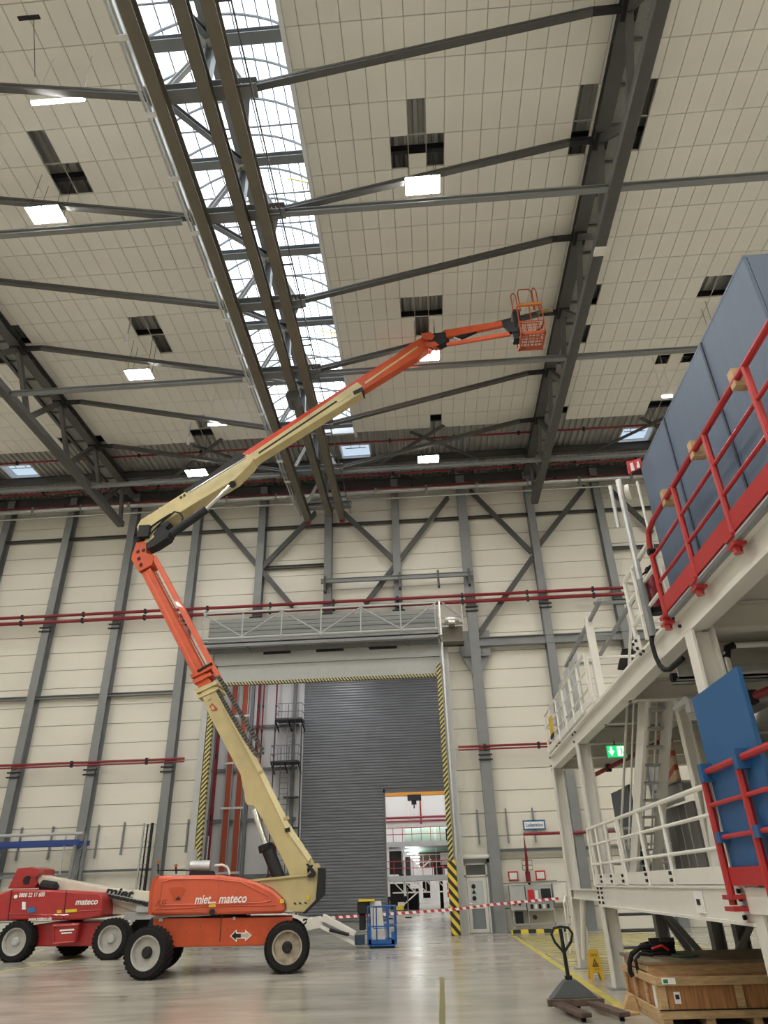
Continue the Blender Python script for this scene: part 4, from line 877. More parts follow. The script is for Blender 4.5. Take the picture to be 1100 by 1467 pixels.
put('board', box((3.9, 14.9, 2.45), (3.94, 16.4, 3.35)), mat('slate_board', (.07, .085, .11), .5), bd); put('frame', MB().loop([(3.92, 14.9, 1.62), (3.92, 16.4, 1.62), (3.92, 16.4, 3.35), (3.92, 14.9, 3.35)], .025), BLACKM, bd)
put('pane', box((3.91, 14.95, 1.65), (3.93, 16.4, 2.42)), mat('partition_glass', (.12, .14, .17), .1), bd)
for y in (15.3, 15.7, 16.1): put('muntin', box((3.895, y-.015, 1.65), (3.905, y+.015, 2.42)), GREYL, bd)
put('muntin', box((3.895, 14.95, 2.0), (3.905, 16.4, 2.04)), GREYL, bd)
put('rear_wall', box((5.45, 5, 1.63), (5.55, 14.9, 4.2)), mat('room_grey', (.50, .49, .46), .6), pf)
wbn = thing('work_bench', (4.6, 13.9, 1.63), 'pale tilted desk above dark drawers on the lower deck', 'bench')
put('desk_front', box((4.18, 12.75, 2.84), (4.24, 14.2, 3.14)), GREYL, wbn); put('top', box((4.18, 12.75, 3.12), (5.0, 14.2, 3.16)), GREYL, wbn)
put('drawer_unit', box((4.3, 12.6, 1.63), (5.0, 14.2, 2.82)), mat('cabinet_dark', (.16, .155, .15), .5), wbn)
for y in (13.0, 13.4, 13.8): put('door_line', box((4.285, y, 1.66), (4.30, y+.015, 2.8)), GREYL, wbn)
put('yellow_level', box((4.3, 13.9, 3.16), (4.4, 14.15, 3.2)), YELL, wbn)
PAD = stripes('striped_pad', (.58, .45, .29), (.55, .07, .05), 4.2, (0, .25, 1), duty=.62)
put('striped_pad', MB().box((4.32, 13.2, 3.17), (4.4, 13.75, 4.12)), PAD, label='cream pad with red stripes wrapped on a post over the desk', cat='pad', bevel=.02)
sf = thing('shelf_unit', (5.1, 13, 1.63), 'shelf unit with blue and black items behind the stripes', 'shelf')
for z in (2.6, 3.1, 3.6, 4.05): put('shelf', box((4.75, 11.2, z), (5.4, 12.7, z+.04)), GALV, sf)
for x, y in ((4.77, 11.25), (4.77, 12.65), (5.38, 11.25), (5.38, 12.65)): put('upright', box((x-.02, y-.02, 1.63), (x+.02, y+.02, 4.15)), GALV, sf)
put('blue_bag', MB().lathe((4.85, 12.2, 3.14), (0, 0, 1), [(.1, 0), (.2, .03), (.22, .14), (.1, .24)], 10), mat('bag_blue', (.02, .06, .25), .6), label='blue bag on the shelf behind the striped pad', cat='bag', smooth=True)
put('black_case', box((4.8, 11.4, 3.64), (5.1, 12.5, 3.78)), BLACKM, label='flat black case on the top shelf', cat='case', bevel=.02)
put('magenta_tool', MB().lathe((4.9, 11.6, 3.14), (0, 0, 1), [(.07, 0), (.09, .1), (.05, .25), (.02, .3)], 10), mat('magenta', (.20, .02, .08), .5), label='dark magenta tool on the shelf by the blue sheet', cat='tool', smooth=True)
bo = thing('board_stack', (4.0, 10.7, 1.63), 'white perforated boards leaning behind the lower railing', 'boards')
for k in range(4): put('board', MB().beam((3.85+k*.07, 10.95-.28*k, 1.64), (4.0+k*.07, 11.0-.28*k, 2.95), .025, .26, up=(0, 1, 0)), WHITE, bo)
put('dark_curtain', MB().lathe((4.2, 6.1, 1.63), (0, 0, 1), [(.5, 0), (.45, 1.0), (.3, 1.7), (.1, 2.0)], 12), BLACK, label='black cloth covered object behind the blue sheet', cat='cover', smooth=True)
pipeline([(3.6, 9.6, 3.55), (6.2, 5.4, 4.15)], .05, PIPE, 'red pipe slanting under the upper deck by the blue sheet', cl=3); pipeline([(4.6, 7.8, 3.95), (6.4, 7.8, 3.95)], .05, PIPE, 'short red branch pipe under the upper deck')
pipeline([(3.6, 16.5, 3.75), (4.6, 14.6, 4.1)], .045, PIPE, 'red pipe behind the green exit sign', cl=2)
ct = thing('cable_tray', (4, 9.2, 3.9), 'galvanised cable tray under the upper deck', 'cable tray')
put('tray', MB().box((3.25, 9.0, 3.95), (6.4, 9.04, 4.1)).box((3.25, 9.3, 3.95), (6.4, 9.34, 4.1)).box((3.25, 9.0, 3.95), (6.4, 9.34, 3.97)), GALV, ct); put('cables', tube((3.2, 9.15, 4.0), (6.3, 9.15, 4.0), .06), BLACK, ct)
put('deck_bracket', MB().extr([(3.3,9.537,3.695),(3.3,8.993,3.722),(3.3,8.899,3.665),(3.3,8.911,3.504),(3.3,9.061,3.519),(3.3,9.031,3.634),(3.3,9.482,3.647)], (.08, 0, 0)), GALV, label='small grey lamp bracket left of the blue sheet', cat='bracket')
ex = thing('exit_sign', (3.8, 14.85, 3.9), 'lit green emergency exit sign with arrow and running figure', 'sign')
put('case', box((3.58, 14.86, 3.86), (3.99, 14.92, 4.12)), GREYL, ex); GREENL = emit('exit_green', (.02, .55, .16), 1.2); put('face', box((3.6, 14.84, 3.88), (3.97, 14.865, 4.1)), GREENL, ex)
LITW = emit('exit_white', (.9, .95, .85), 1.2)
put('arrow', MB().extr([(3.66, 14.835, 4.08), (3.70, 14.835, 4.08), (3.70, 14.835, 4.0), (3.74, 14.835, 4.0), (3.68, 14.835, 3.91), (3.62, 14.835, 4.0), (3.66, 14.835, 4.0)], (0, .004, 0)), LITW, ex)
put('doorway', MB().box((3.80, 14.832, 3.9), (3.95, 14.838, 4.08)), LITW, ex); put('figure', MB().beam((3.86, 14.828, 3.91), (3.885, 14.828, 3.99), .004, .02).beam((3.885, 14.828, 3.99), (3.87, 14.828, 4.04), .004, .025).beam((3.885, 14.828, 3.99), (3.92, 14.828, 3.94), .004, .018).beam((3.85, 14.828, 4.0), (3.91, 14.828, 4.03), .004, .015).box((3.865, 14.826, 4.045), (3.89, 14.83, 4.07)), GREENL, ex)
put('stem', tube((3.78, 14.9, 4.12), (3.78, 14.9, 4.2), .015), BLACKM, ex)
es = thing('wall_sign', (6.77, 31.8, 5.4), 'small red fire point sign on the wall under the platform', 'sign')
put('board', box((6.62, 31.84, 5.36), (6.95, 31.88, 5.76)), SIGNRED, es); put('pictogram', MB().box((6.67, 31.83, 5.42), (6.75, 31.845, 5.66)).box((6.80, 31.83, 5.42), (6.9, 31.845, 5.6)), SIGNWHITE, es)
dc = thing('downpipe', (3.45, 7.5, 1.63), 'slim white pipe with black elbow beside the platform column', 'pipe')
put('pipe', MB().pipe([(5.4, 8.1, 4.08), (3.6, 8.1, 4.08), (3.52, 8.1, 4.0), (3.52, 8.1, 1.7)], .03), WHITE, dc, smooth=True); put('elbow', MB().pipe([(3.64, 8.1, 4.085), (3.56, 8.1, 4.06), (3.52, 8.1, 3.94)], .042), BLACK, dc, smooth=True)
for x, y, l in ((5.2, 12.2, 'over the work bench'), (5.2, 7.0, 'over the blue sheet')):
    t = thing('strip_lamp', (x, y, 4.15), 'strip lamp under the upper deck '+l, 'lamp', 'platform strip lamps'); put('housing', box((x-.6, y-.06, 4.12), (x+.6, y+.06, 4.17)), OFFW, t); put('led_tube', box((x-.58, y-.04, 4.1), (x+.58, y+.04, 4.12)), emit('strip_led', (1, .97, .9), 14), t)


# ---------------------------------------------------------------- wheels
RIM = mat('rim_grey', (.42, .41, .38), .5, var=.12, scale=5)
RUST = mat('rim_worn', (.36, .31, .24), .6, var=.35, scale=6)
def wheel(parent, c, axis, R, W, rim=RIM, hub=BLACKM):
    """c: centre of the outer face, axis points outwards"""
    c = V(c); ax = V(axis).normalized()
    t = put('tyre', MB().lathe(c-ax*W, ax, [(R*.60, 0), (R*.88, 0), (R*.96, W*.12), (R*.97, W*.88), (R*.88, W), (R*.68, W), (R*.62, W*.93), (R*.62, W*.3)], 36), BLACK, parent, smooth=True)
    lug = MB(); a = ax.orthogonal().normalized(); b = ax.cross(a)
    for i in range(30):
        th = 2*math.pi*i/30; d0 = a*math.cos(th)+b*math.sin(th); th += .12; d1 = a*math.cos(th)+b*math.sin(th)
        lug.beam(c+d0*R*.97-ax*W*.04, c+d1*R*.975-ax*W*.55, .06, .03, up=d0); th += .12; d2 = a*math.cos(th)+b*math.sin(th)
        lug.beam(c+d2*R*.97-ax*W*.96, c+d1*R*.975-ax*W*.45, .06, .03, up=d2)
    put('tread', lug, BLACK, t)
    put('rim', MB().lathe(c-ax*W, ax, [(R*.1, W*.42), (R*.40, W*.46), (R*.52, W*.52), (R*.57, W*.80), (R*.60, W*.97), (R*.655, W*.985), (R*.665, W*.95), (R*.62, W*.7)], 36), rim, parent, smooth=True)
    h = put('hub', MB().lathe(c-ax*W*.56, ax, [(R*.31, 0), (R*.31, W*.1), (R*.24, W*.14), (R*.22, W*.40), (R*.15, W*.5)], 18), hub, parent, smooth=True)
    bl = MB()
    for i in range(10):
        th = 2*math.pi*i/10; d = a*math.cos(th)+b*math.sin(th); bl.tube(c+d*R*.34-ax*W*.55, c+d*R*.34-ax*W*.44, .022, 6)
    put('wheel_nut', bl, hub, h)

# ---------------------------------------------------------------- orange articulated boom lift
CO = V((-5.135, 18.385, 0)); CU = V((.984, .178, 0)); CN = V((-.178, .984, 0))
def c2w(p): return CO+CU*p[0]+CN*p[1]+V((0, 0, p[2]))
lift = thing('boom_lift', (-5.0, 19.6, 0), 'orange and beige articulated boom lift with its basket raised to the roof', 'boom lift')
def cput(name, mb, m, parent=None, **k):
    mb.v = [tuple(c2w(p)) for p in mb.v]; return put(name, mb, m, parent or lift, **k)
def cext(poly, y0, y1):
    return MB().extr([(p[0], (y0+y1)/2, p[2]) for p in poly], (0, y1-y0, 0))
ch = cput('chassis', cext([(-1.596,0.45,1.191),(1.693,0.45,1.114),(1.696,0.45,0.81),(1.097,0.45,0.552),(-1.231,0.45,0.588),(-1.55,0.45,0.842)], .45, 2.1), ORANGED, bevel=.02)
cput('chassis_seam', box((.0, .44, .66), (.015, .452, 1.2)), BLACKM, ch)
cput('arrow_outline', cext([(0.241,0.44,0.771),(0.386,0.44,0.902),(0.391,0.44,0.837),(0.588,0.44,0.831),(0.584,0.44,0.888),(0.748,0.44,0.769),(0.6,0.44,0.654),(0.596,0.44,0.71),(0.4,0.44,0.717),(0.405,0.44,0.646)], .44, .449), SIGNWHITE, ch)
arw = [(0.265,0.44,0.77),(0.372,0.44,0.866),(0.376,0.44,0.816),(0.491,0.44,0.813),(0.497,0.44,0.728),(0.382,0.44,0.731),(0.386,0.44,0.682)]; arw2 = [(0.491,0.44,0.813),(0.606,0.44,0.809),(0.602,0.44,0.859),(0.715,0.44,0.77),(0.614,0.44,0.688),(0.611,0.44,0.731),(0.496,0.44,0.735)]
cput('arrow_black', cext(arw, .436, .447), BLACKM, ch); cput('arrow_white', cext(arw2, .436, .447), mat('arrow_cream', (.55, .45, .38), .5), ch)
cput('fitting', box((-1.45, .43, 1.12), (-1.36, .455, 1.2)), GREYL, ch); cput('fitting', box((.28, .43, 1.1), (.34, .455, 1.16)), GREYL, ch)
hb = MB()
for i in range(9): hb.tube((-1.1+i*.32, .44, .78+.1*(i % 3)), (-1.1+i*.32, .455, .78+.1*(i % 3)), .012, 6)
cput('hole', hb, BLACKM, ch)
cput('axle', MB().beam((-1.6, .35, .55), (-1.6, 2.2, .55), .25, .3).beam((1.6, .35, .55), (1.6, 2.2, .55), .25, .3), BLACKM)
cput('mudguard_tank', MB().lathe((-1.75, .9, 1.0), (1, 0, 0), [(.1, 0), (.2, .05), (.2, .45), (.1, .5)], 12), BLACK, smooth=True)
cput('turntable_ring', MB().lathe((-.1, 1.25, 1.14), (0, 0, 1), [(.75, 0), (.75, .14)], 28), BLACKM)
cput('hose_strap', MB().pipe([(-1.6, .5, 1.2), (-1.2, .42, 1.23), (-.6, .42, 1.22), (-.2, .5, 1.24)], .03, 6), GREYL); cput('hose_strap', MB().pipe([(.6, .45, 1.22), (1.2, .42, 1.25), (1.7, .5, 1.22)], .03, 6), GREYL)
st_a = math.radians(14)
wheel(lift, c2w((-1.6, -.02, .525)), -CN*math.cos(st_a)-CU*math.sin(st_a), .53, .40); wheel(lift, c2w((1.6, 0, .525)), -CN, .53, .40, RUST)
wheel(lift, c2w((-1.6, 2.5, .525)), CN, .53, .40); wheel(lift, c2w((1.6, 2.5, .525)), CN, .53, .40)
HP = [(-1.613,0.3,2.083),(-0.119,0.3,2.064),(0.364,0.3,2.006),(0.775,0.3,1.897),(1.189,0.3,1.728),(1.451,0.3,1.521),(1.521,0.3,1.298),(1.505,0.3,1.202),(-1.552,0.3,1.244),(-1.692,0.3,1.271),(-1.723,0.3,1.695),(-1.698,0.3,1.982)]
hood = cput('hood', cext(HP, .3, 2.3), ORANGE, bevel=.07, smooth=True)
cput('end_trim', cext([(-1.69,0.29,1.271),(-1.721,0.29,1.695),(-1.696,0.29,1.982),(-1.603,0.29,2.082),(-1.552,0.29,2.075),(-1.636,0.29,1.958),(-1.644,0.29,1.65),(-1.601,0.29,1.26)], .285, 2.31), ORANGED, hood)
cput('crease', MB().pipe([(-1.467,0.3,1.514),(-1.455,0.3,1.939),(-1.233,0.3,2.0),(-0.337,0.3,1.985),(0.422,0.3,1.898),(1.113,0.3,1.574),(1.185,0.3,1.484),(0.97,0.3,1.446),(0.372,0.3,1.44),(-1.459,0.3,1.456)], .022, 6), ORANGE, hood, smooth=True)
cput('crease', MB().pipe([(-1.545,0.3,1.372),(-0.282,0.3,1.393),(1.29,0.3,1.378)], .018, 6), ORANGED, hood, smooth=True)
cput('hood_seam', beam((-0.118,0.3,2.055), (-0.078,0.3,1.214), .012, .02), ORANGED, hood)
cput('grille', cext([(-1.291,0.3,1.801),(-1.147,0.3,1.827),(-0.949,0.3,1.822),(-0.878,0.3,1.776),(-0.985,0.3,1.559),(-1.132,0.3,1.563)], .285, .32), ORANGED, hood); cput('grille_handle', cext([(-1.099,0.3,1.562),(-1.026,0.3,1.633),(-0.969,0.3,1.558)], .27, .30), BLACKM, hood)
def ctext(txt, size, px, m, parent, fit, shear=.0, bold=0.):
    return text(txt, size, c2w(px), CU, (0, 0, 1), m, parent, bold=bold, shear=shear, fit=fit)
W1 = (-0.631,0.222,1.55); W2 = (-0.14,0.222,1.543); W3 = (-0.075,0.222,1.546); W4 = (0.585,0.222,1.542)
ctext('miet...', .27, ((W1[0]+W2[0])/2, .222, (W1[2]+W2[2])/2), SIGNWHITE, hood, W2[0]-W1[0], .25, .005); ctext('mateco', .27, ((W3[0]+W4[0])/2, .222, (W3[2]+W4[2])/2), SIGNWHITE, hood, W4[0]-W3[0], .25, .005)
ctext('JLG', .14, (-1.405,0.222,1.513), mat('logo_dark', (.16, .03, .01), .5), hood, .26, .3, .002)
cput('sticker', box((-0.291,0.235,1.388), V((-0.13,0.21,1.441))), YELL, hood); cput('sticker', MB().tube((-0.199,0.24,1.277), (-0.195,0.2,1.278), .07, 10), BLACKM, hood); cput('sticker', box((1.389,0.3,1.419), V((1.486,0.3,1.505))+V((0, -.03, 0))), YELL, hood)
mf = cput('exhaust_muffler', MB().lathe((-0.921,0.9,2.279), (1, 0, -.02), [(.12, 0), (.145, .02), (.145, .5), (.12, .52)], 18), GALV, smooth=True)
cput('exhaust_pipe', MB().pipe([(-0.309,0.9,2.28),(-0.119,0.9,2.299),(0.006,0.9,2.249),(0.066,0.9,2.153),(0.081,0.9,2.075)], .03, 8), WHITE, mf, smooth=True); cput('muffler_bracket', cext([(-0.867,0.9,2.176),(-0.315,0.9,2.163),(-0.272,0.9,2.068),(-0.892,0.9,2.083)], .7, 1.1), BLACKM, mf); cput('exhaust_stack', tube((-0.801,0.9,2.362), (-0.814,0.9,2.664), .05, 8), GALV, mf, smooth=True)
cput('rail_bar', tube((-1.654,0.5,2.202), (-0.681,0.5,2.178), .015), BLACKM)
for p, q in (((-1.595,0.5,2.125), (-1.63,0.5,2.339)), ((-1.168,0.5,2.114), (-1.195,0.5,2.267))):
    b_ = cput('beacon', tube(p, q, .022, 8), BLACKM); cput('beacon_lens', MB().tube(V(q), V(q)+V((0, 0, .06)), .04, 8), mat('beacon_orange', (.45, .10, .02), .3), b_)
TPg = [(0.658,0.55,1.925),(2.023,0.55,2.006),(2.201,0.55,2.245),(2.279,0.55,2.28),(2.36,0.55,2.208),(2.302,0.55,1.952),(2.28,0.55,1.495),(1.994,0.55,1.205),(1.561,0.55,1.238),(1.526,0.55,1.471),(1.18,0.55,1.752)]
tt = cput('turntable_plate', cext(TPg, .48, .56), BEIGE, bevel=.01); cput('turntable_plate', cext(TPg, 1.36, 1.44), BEIGE)
cput('turntable_floor', cext([(1.287,1.2,1.316),(1.99,1.2,1.265),(2.002,1.2,1.188),(1.553,1.2,1.223)], .56, 1.36), BEIGE, tt)
cput('top_flange', cext([(0.585,1.2,1.941),(2.022,1.2,2.04),(2.032,1.2,1.992),(0.623,1.2,1.893)], .42, .6), BEIGE, tt)
cput('hinge_pin', tube((2.133,0.5,2.126), (2.16,2.0,2.159), .11, 12), BLACK, tt, smooth=True)
for q in ([(1.707,0.47,1.422),(1.758,0.47,1.421),(1.793,0.47,1.375),(1.742,0.47,1.377)], [(1.834,0.47,1.425),(1.885,0.47,1.423),(1.921,0.47,1.379),(1.87,0.47,1.381)], [(1.962,0.47,1.427),(2.013,0.47,1.426),(2.048,0.47,1.383),(1.997,0.47,1.384)]): cput('hazard_mark', cext(q, .465, .485), BLACKM, tt)
cput('hinge_cover', cext([(1.989,0.44,2.253),(2.041,0.44,2.267),(2.184,0.44,2.139),(2.255,0.44,2.044),(2.205,0.44,1.953),(2.049,0.44,1.95),(2.031,0.44,2.004),(2.133,0.44,2.063)], .40, .48), BLACKM, tt)
cput('lug', cext([(0.869,0.47,1.881),(0.92,0.47,1.887),(0.923,0.47,1.834),(0.89,0.47,1.819)], .42, .47), BEIGE, tt); cput('sticker', cext([(2.026,0.47,1.563),(2.094,0.47,1.576),(2.097,0.47,1.471),(2.029,0.47,1.458)], .465, .485), YELL, tt)
cput('counterweight', cext([(2.292,0.6,2.172),(2.494,0.6,2.145),(2.487,0.6,1.58),(2.324,0.6,1.433),(2.021,0.6,1.188),(1.936,0.6,1.191),(2.254,0.6,1.465),(2.288,0.6,1.907)], .35, 2.35), BLACKM, bevel=.02)
# booms: outlines measured in the boom's own upright plane, pushed to their real width
BN = V((.1, 1, 0)).normalized()
def bput(name, poly, w, m, parent=None, off=0., **k): return put(name, MB().extr([V(p)+BN*(off+.12) for p in poly], BN*w), m, parent or lift, **k)
lb = bput('lower_boom', [(-6.59,19.839,6.937),(-6.499,19.83,6.686),(-6.182,19.798,6.067),(-5.166,19.697,4.486),(-4.977,19.678,3.786),(-4.892,19.669,3.695),(-4.736,19.654,3.671),(-4.463,19.626,3.318),(-3.748,19.555,2.133),(-3.609,19.541,1.831),(-3.086,19.489,1.879),(-3.149,19.495,2.257),(-3.807,19.561,3.092),(-4.634,19.643,4.532),(-6.04,19.784,6.797),(-6.146,19.795,7.009)], .56, BEIGE, bevel=.03)
bput('cable_duct', [(-6.058,19.786,6.758),(-5.957,19.776,6.812),(-4.537,19.634,4.563),(-3.735,19.554,3.189),(-3.134,19.493,2.4),(-3.187,19.499,2.306),(-3.805,19.561,3.059),(-4.631,19.643,4.496)], .12, mat('light_beige', (.74, .64, .38), .45), lb, off=-.26)
for a_, b_ in (((377,1106),0), ((402,1155),0), ((413,1188),0)): pass
bput('duct_clamp', [(-4.654,19.645,4.533),(-4.538,19.634,4.581),(-4.514,19.631,4.508),(-4.63,19.643,4.478)], .16, BEIGE, lb, off=-.27); bput('duct_clamp', [(-3.894,19.569,3.364),(-3.781,19.558,3.393),(-3.76,19.556,3.325),(-3.872,19.567,3.295)], .16, BEIGE, lb, off=-.27); bput('duct_clamp', [(-3.844,19.564,3.093),(-3.714,19.551,3.122),(-3.691,19.549,3.021),(-3.822,19.562,3.009)], .16, BLACKM, lb, off=-.27)
bput('collar', [(-6.735,19.853,6.885),(-6.112,19.791,7.11),(-6.04,19.784,7.022),(-6.659,19.846,6.778)], .66, BEIGE, lb); bput('collar', [(-6.652,19.845,6.716),(-6.032,19.783,6.94),(-5.982,19.778,6.855),(-6.578,19.838,6.631)], .64, BEIGE, lb)
bput('hatch', [(-6.37,19.817,6.677),(-6.247,19.805,6.73),(-6.171,19.797,6.604),(-6.293,19.809,6.551)], .05, BEIGE, lb, off=-.29)
bput('maker_mark', [(-6.235,19.803,6.387),(-6.159,19.796,6.482),(-6.09,19.789,6.418),(-5.974,19.777,6.311),(-6.011,19.781,6.254),(-6.136,19.794,6.242)], .01, mat('mark_red', (.42, .07, .05), .5), lb, off=-.285); bput('maker_mark', [(-6.189,19.799,6.354),(-6.131,19.793,6.411),(-6.059,19.786,6.316),(-6.119,19.792,6.28)], .012, BEIGE, lb, off=-.288)
ob = bput('orange_stage', [(-9.063,20.086,10.889),(-8.773,20.057,11.059),(-6.612,19.841,7.564),(-6.385,19.818,7.253),(-6.187,19.799,6.991),(-6.624,19.842,6.857),(-6.873,19.867,7.351)], .32, ORANGED, bevel=.02)
bput('stage_groove', [(-8.915,20.072,10.874),(-8.847,20.065,10.905),(-6.757,19.856,7.49),(-6.819,19.862,7.452)], .03, ORANGE, ob, off=-.16); bput('rail_strip', [(-8.733,20.053,11.03),(-8.7,20.05,11.052),(-6.55,19.835,7.601),(-6.581,19.838,7.582)], .02, ORANGED, ob, off=.1)
bput('collar', [(-6.963,19.876,7.378),(-6.355,19.815,7.608),(-6.303,19.81,7.52),(-6.907,19.871,7.27)], .44, ORANGED, ob); bput('collar', [(-6.878,19.868,7.205),(-6.336,19.814,7.417),(-6.284,19.808,7.33),(-6.801,19.86,7.096)], .44, ORANGED, ob); bput('strap', [(-6.757,19.856,7.49),(-6.321,19.812,7.712),(-6.293,19.809,7.646),(-6.706,19.851,7.423)], .46, BLACK, ob)
bput('leveling_arm', [(-8.747,20.055,11.383),(-8.64,20.044,11.486),(-7.275,19.907,9.314),(-6.325,19.813,7.754),(-5.97,19.777,7.203),(-6.122,19.792,7.214),(-6.502,19.83,7.768),(-7.44,19.924,9.26)], .14, ORANGE, off=-.12, bevel=.01)
kn = bput('knuckle', [(-9.361,20.116,12.038),(-9.463,20.126,11.584),(-9.46,20.126,11.406),(-9.116,20.092,10.919),(-8.686,20.049,11.125),(-8.687,20.049,11.478),(-8.947,20.075,11.581),(-9.041,20.084,12.056)], .46, ORANGED, bevel=.02)
for a_ in ([(-9.319,19.971,11.657),(-9.231,19.962,11.724),(-9.194,19.959,11.644),(-9.282,19.967,11.576)], [(-9.254,19.965,11.396),(-9.166,19.956,11.463),(-9.13,19.952,11.383),(-9.217,19.961,11.317)], [(-9.144,19.954,11.159),(-9.057,19.945,11.225),(-9.021,19.941,11.146),(-9.108,19.95,11.08)], [(-9.127,19.952,11.688),(-9.04,19.943,11.755),(-9.003,19.94,11.674),(-9.091,19.948,11.607)]): put('decal', MB().extr(a_, BN*.01), BLACKM, kn)
ub_ = bput('upper_boom', [(-9.448,20.125,12.601),(-9.336,20.114,12.857),(-7.937,19.974,13.73),(-5.735,19.753,15.037),(-5.468,19.727,14.827),(-5.603,19.74,14.587),(-6.111,19.791,14.031),(-7.2,19.9,13.419),(-8.41,20.021,12.697),(-8.673,20.047,12.435),(-8.792,20.059,11.873),(-9.105,20.09,11.984),(-9.01,20.081,12.183),(-9.322,20.112,12.269)], .5, BEIGE, bevel=.03)
bput('arm_cutout', [(-8.77,20.057,12.235),(-8.609,20.041,12.507),(-8.331,20.013,12.661),(-8.223,20.002,12.596),(-8.454,20.025,12.279),(-8.604,20.04,11.93)], .5, BLACKM, ub_, off=-.05)
bput('elbow_pin', [(-9.462,20.126,12.206),(-9.3,20.11,12.293),(-9.121,20.092,12.09),(-9.306,20.111,12.006)], .56, BLACK, ub_); put('hose', MB().pipe([(-9.172,19.896,12.467),(-8.889,19.868,12.226),(-8.462,19.825,12.704),(-8.127,19.792,12.985),(-7.919,19.771,12.907),(-7.797,19.759,12.707),(-7.839,19.763,12.448)], .03, 6), BLACK, ub_, smooth=True)
put('hose', MB().pipe([(-9.198,19.899,12.312),(-8.991,19.878,12.42),(-8.677,19.847,12.649),(-8.242,19.803,12.918)], .035, 6), BLACK, ub_, smooth=True); put('hydraulic_block', box(V((-8.905,19.769,12.099)), V((-9.271,20.007,12.53))), BLACKM, ub_)
for p in ([(-8.043,19.834,13.574),(-7.974,19.827,13.62),(-7.938,19.823,13.533),(-8.007,19.83,13.487)], [(-7.926,19.822,13.642),(-7.856,19.815,13.689),(-7.821,19.811,13.602),(-7.89,19.818,13.555)]): put('decal', MB().extr(p, BN*.012), BLACKM, ub_)
bput('hose_track', [(-7.948,19.975,13.815),(-7.784,19.958,13.711),(-5.824,19.762,14.875),(-5.754,19.755,14.953),(-6.021,19.782,15.135),(-6.855,19.865,14.495)], .3, BLACKM, ub_, off=-.1); put('track_tube', MB().tube((-7.655,19.604,13.581), (-5.727,19.411,14.727), .03), GALV, ub_)
s2 = bput('second_stage', [(-5.828,19.763,14.934),(-1.853,19.365,17.625),(-1.627,19.343,17.366),(-1.68,19.348,17.155),(-2.237,19.404,16.776),(-5.322,19.712,14.894),(-5.655,19.746,14.623)], .40, BEIGE, bevel=.02)
bput('stage_step', [(-2.667,19.447,16.967),(-2.186,19.399,17.267),(-2.085,19.388,17.063),(-2.514,19.431,16.788)], .44, BEIGE, s2); bput('stage_line', [(-5.358,19.716,15.073),(-2.414,19.421,17.021),(-2.389,19.419,16.955),(-5.329,19.713,15.011)], .02, BLACKM, s2, off=-.2); bput('slide_pad', [(-2.008,19.381,17.207),(-1.653,19.345,17.371),(-1.63,19.343,17.178),(-1.959,19.376,17.043)], .42, BLACKM, s2)
bput('orange_guide', [(-6.719,19.852,14.678),(-6.583,19.838,14.862),(-1.851,19.365,17.914),(0.45,19.135,19.333),(0.468,19.133,19.195),(-1.802,19.36,17.713),(-6.368,19.817,14.717)], .16, mat('guide_red', (.55, .05, .02), .4), s2, off=.05)
s3 = bput('third_stage', [(-1.905,19.37,17.57),(0.183,19.162,19.145),(0.606,19.119,19.373),(0.846,19.095,19.093),(0.724,19.108,18.748),(0.407,19.139,18.506),(-1.629,19.343,17.272)], .32, ORANGED, bevel=.02)
bput('stage_line', [(-1.599,19.34,17.584),(0.379,19.142,18.942),(0.401,19.14,18.872),(-1.55,19.335,17.512)], .01, BEIGE, s3, off=-.162); bput('stage_tip', [(0.553,19.125,19.348),(0.762,19.104,19.412),(1.001,19.08,19.132),(0.826,19.097,18.763),(0.626,19.117,18.798)], .36, ORANGED, s3)
# cylinders
lc = put('lift_cylinder', MB().tube((-3.896,19.469,1.792), (-4.358,19.515,2.711), .16, 14), BLACKM, lift, smooth=True); put('gland', MB().tube((-4.346,19.514,2.597), (-4.388,19.518,2.744), .19, 14), BLACK, lc, smooth=True); put('rod', MB().tube((-4.347,19.514,2.678), (-4.745,19.554,3.594), .085, 12), CHROME, lc, smooth=True)
uc = put('boom_cylinder', MB().tube((-8.32,19.861,12.058), (-7.01,19.73,12.988), .15, 14), BLACKM, lift, smooth=True); put('rod', MB().tube((-7.057,19.735,12.967), (-6.271,19.656,13.767), .075, 12), CHROME, uc, smooth=True); put('cylinder_link', MB().extr([(-8.842,19.913,11.602),(-8.61,19.89,11.679),(-8.183,19.848,11.94),(-8.111,19.84,12.139),(-8.305,19.86,12.317),(-8.611,19.89,12.038),(-8.872,19.916,11.809)], BN*.4), BLACKM, uc)
put('rod_eye', MB().tube((-6.129,19.491,13.742), (-6.325,20.114,14.127), .12, 12), BLACKM, uc)
dc_ = MB(); path = [V(p) for p in [(-5.954,19.273,6.768),(-5.501,19.228,6.074),(-5.046,19.182,5.406),(-4.742,19.152,5.004),(-4.636,19.141,4.891),(-4.541,19.132,4.921),(-4.508,19.128,5.028),(-4.639,19.141,5.235),(-5.035,19.181,5.798),(-5.424,19.22,6.378),(-5.803,19.258,6.938),(-5.992,19.277,7.173)]]
for p, q in zip(path, path[1:]):
    n = max(1, int((q-p).length/.09))
    for i in range(n): dc_.beam(p.lerp(q, (i+.1)/n), p.lerp(q, (i+.75)/n), .08, .11)
put('drag_chain', dc_, mat('chain_dark', (.06, .055, .045), .5), lift)
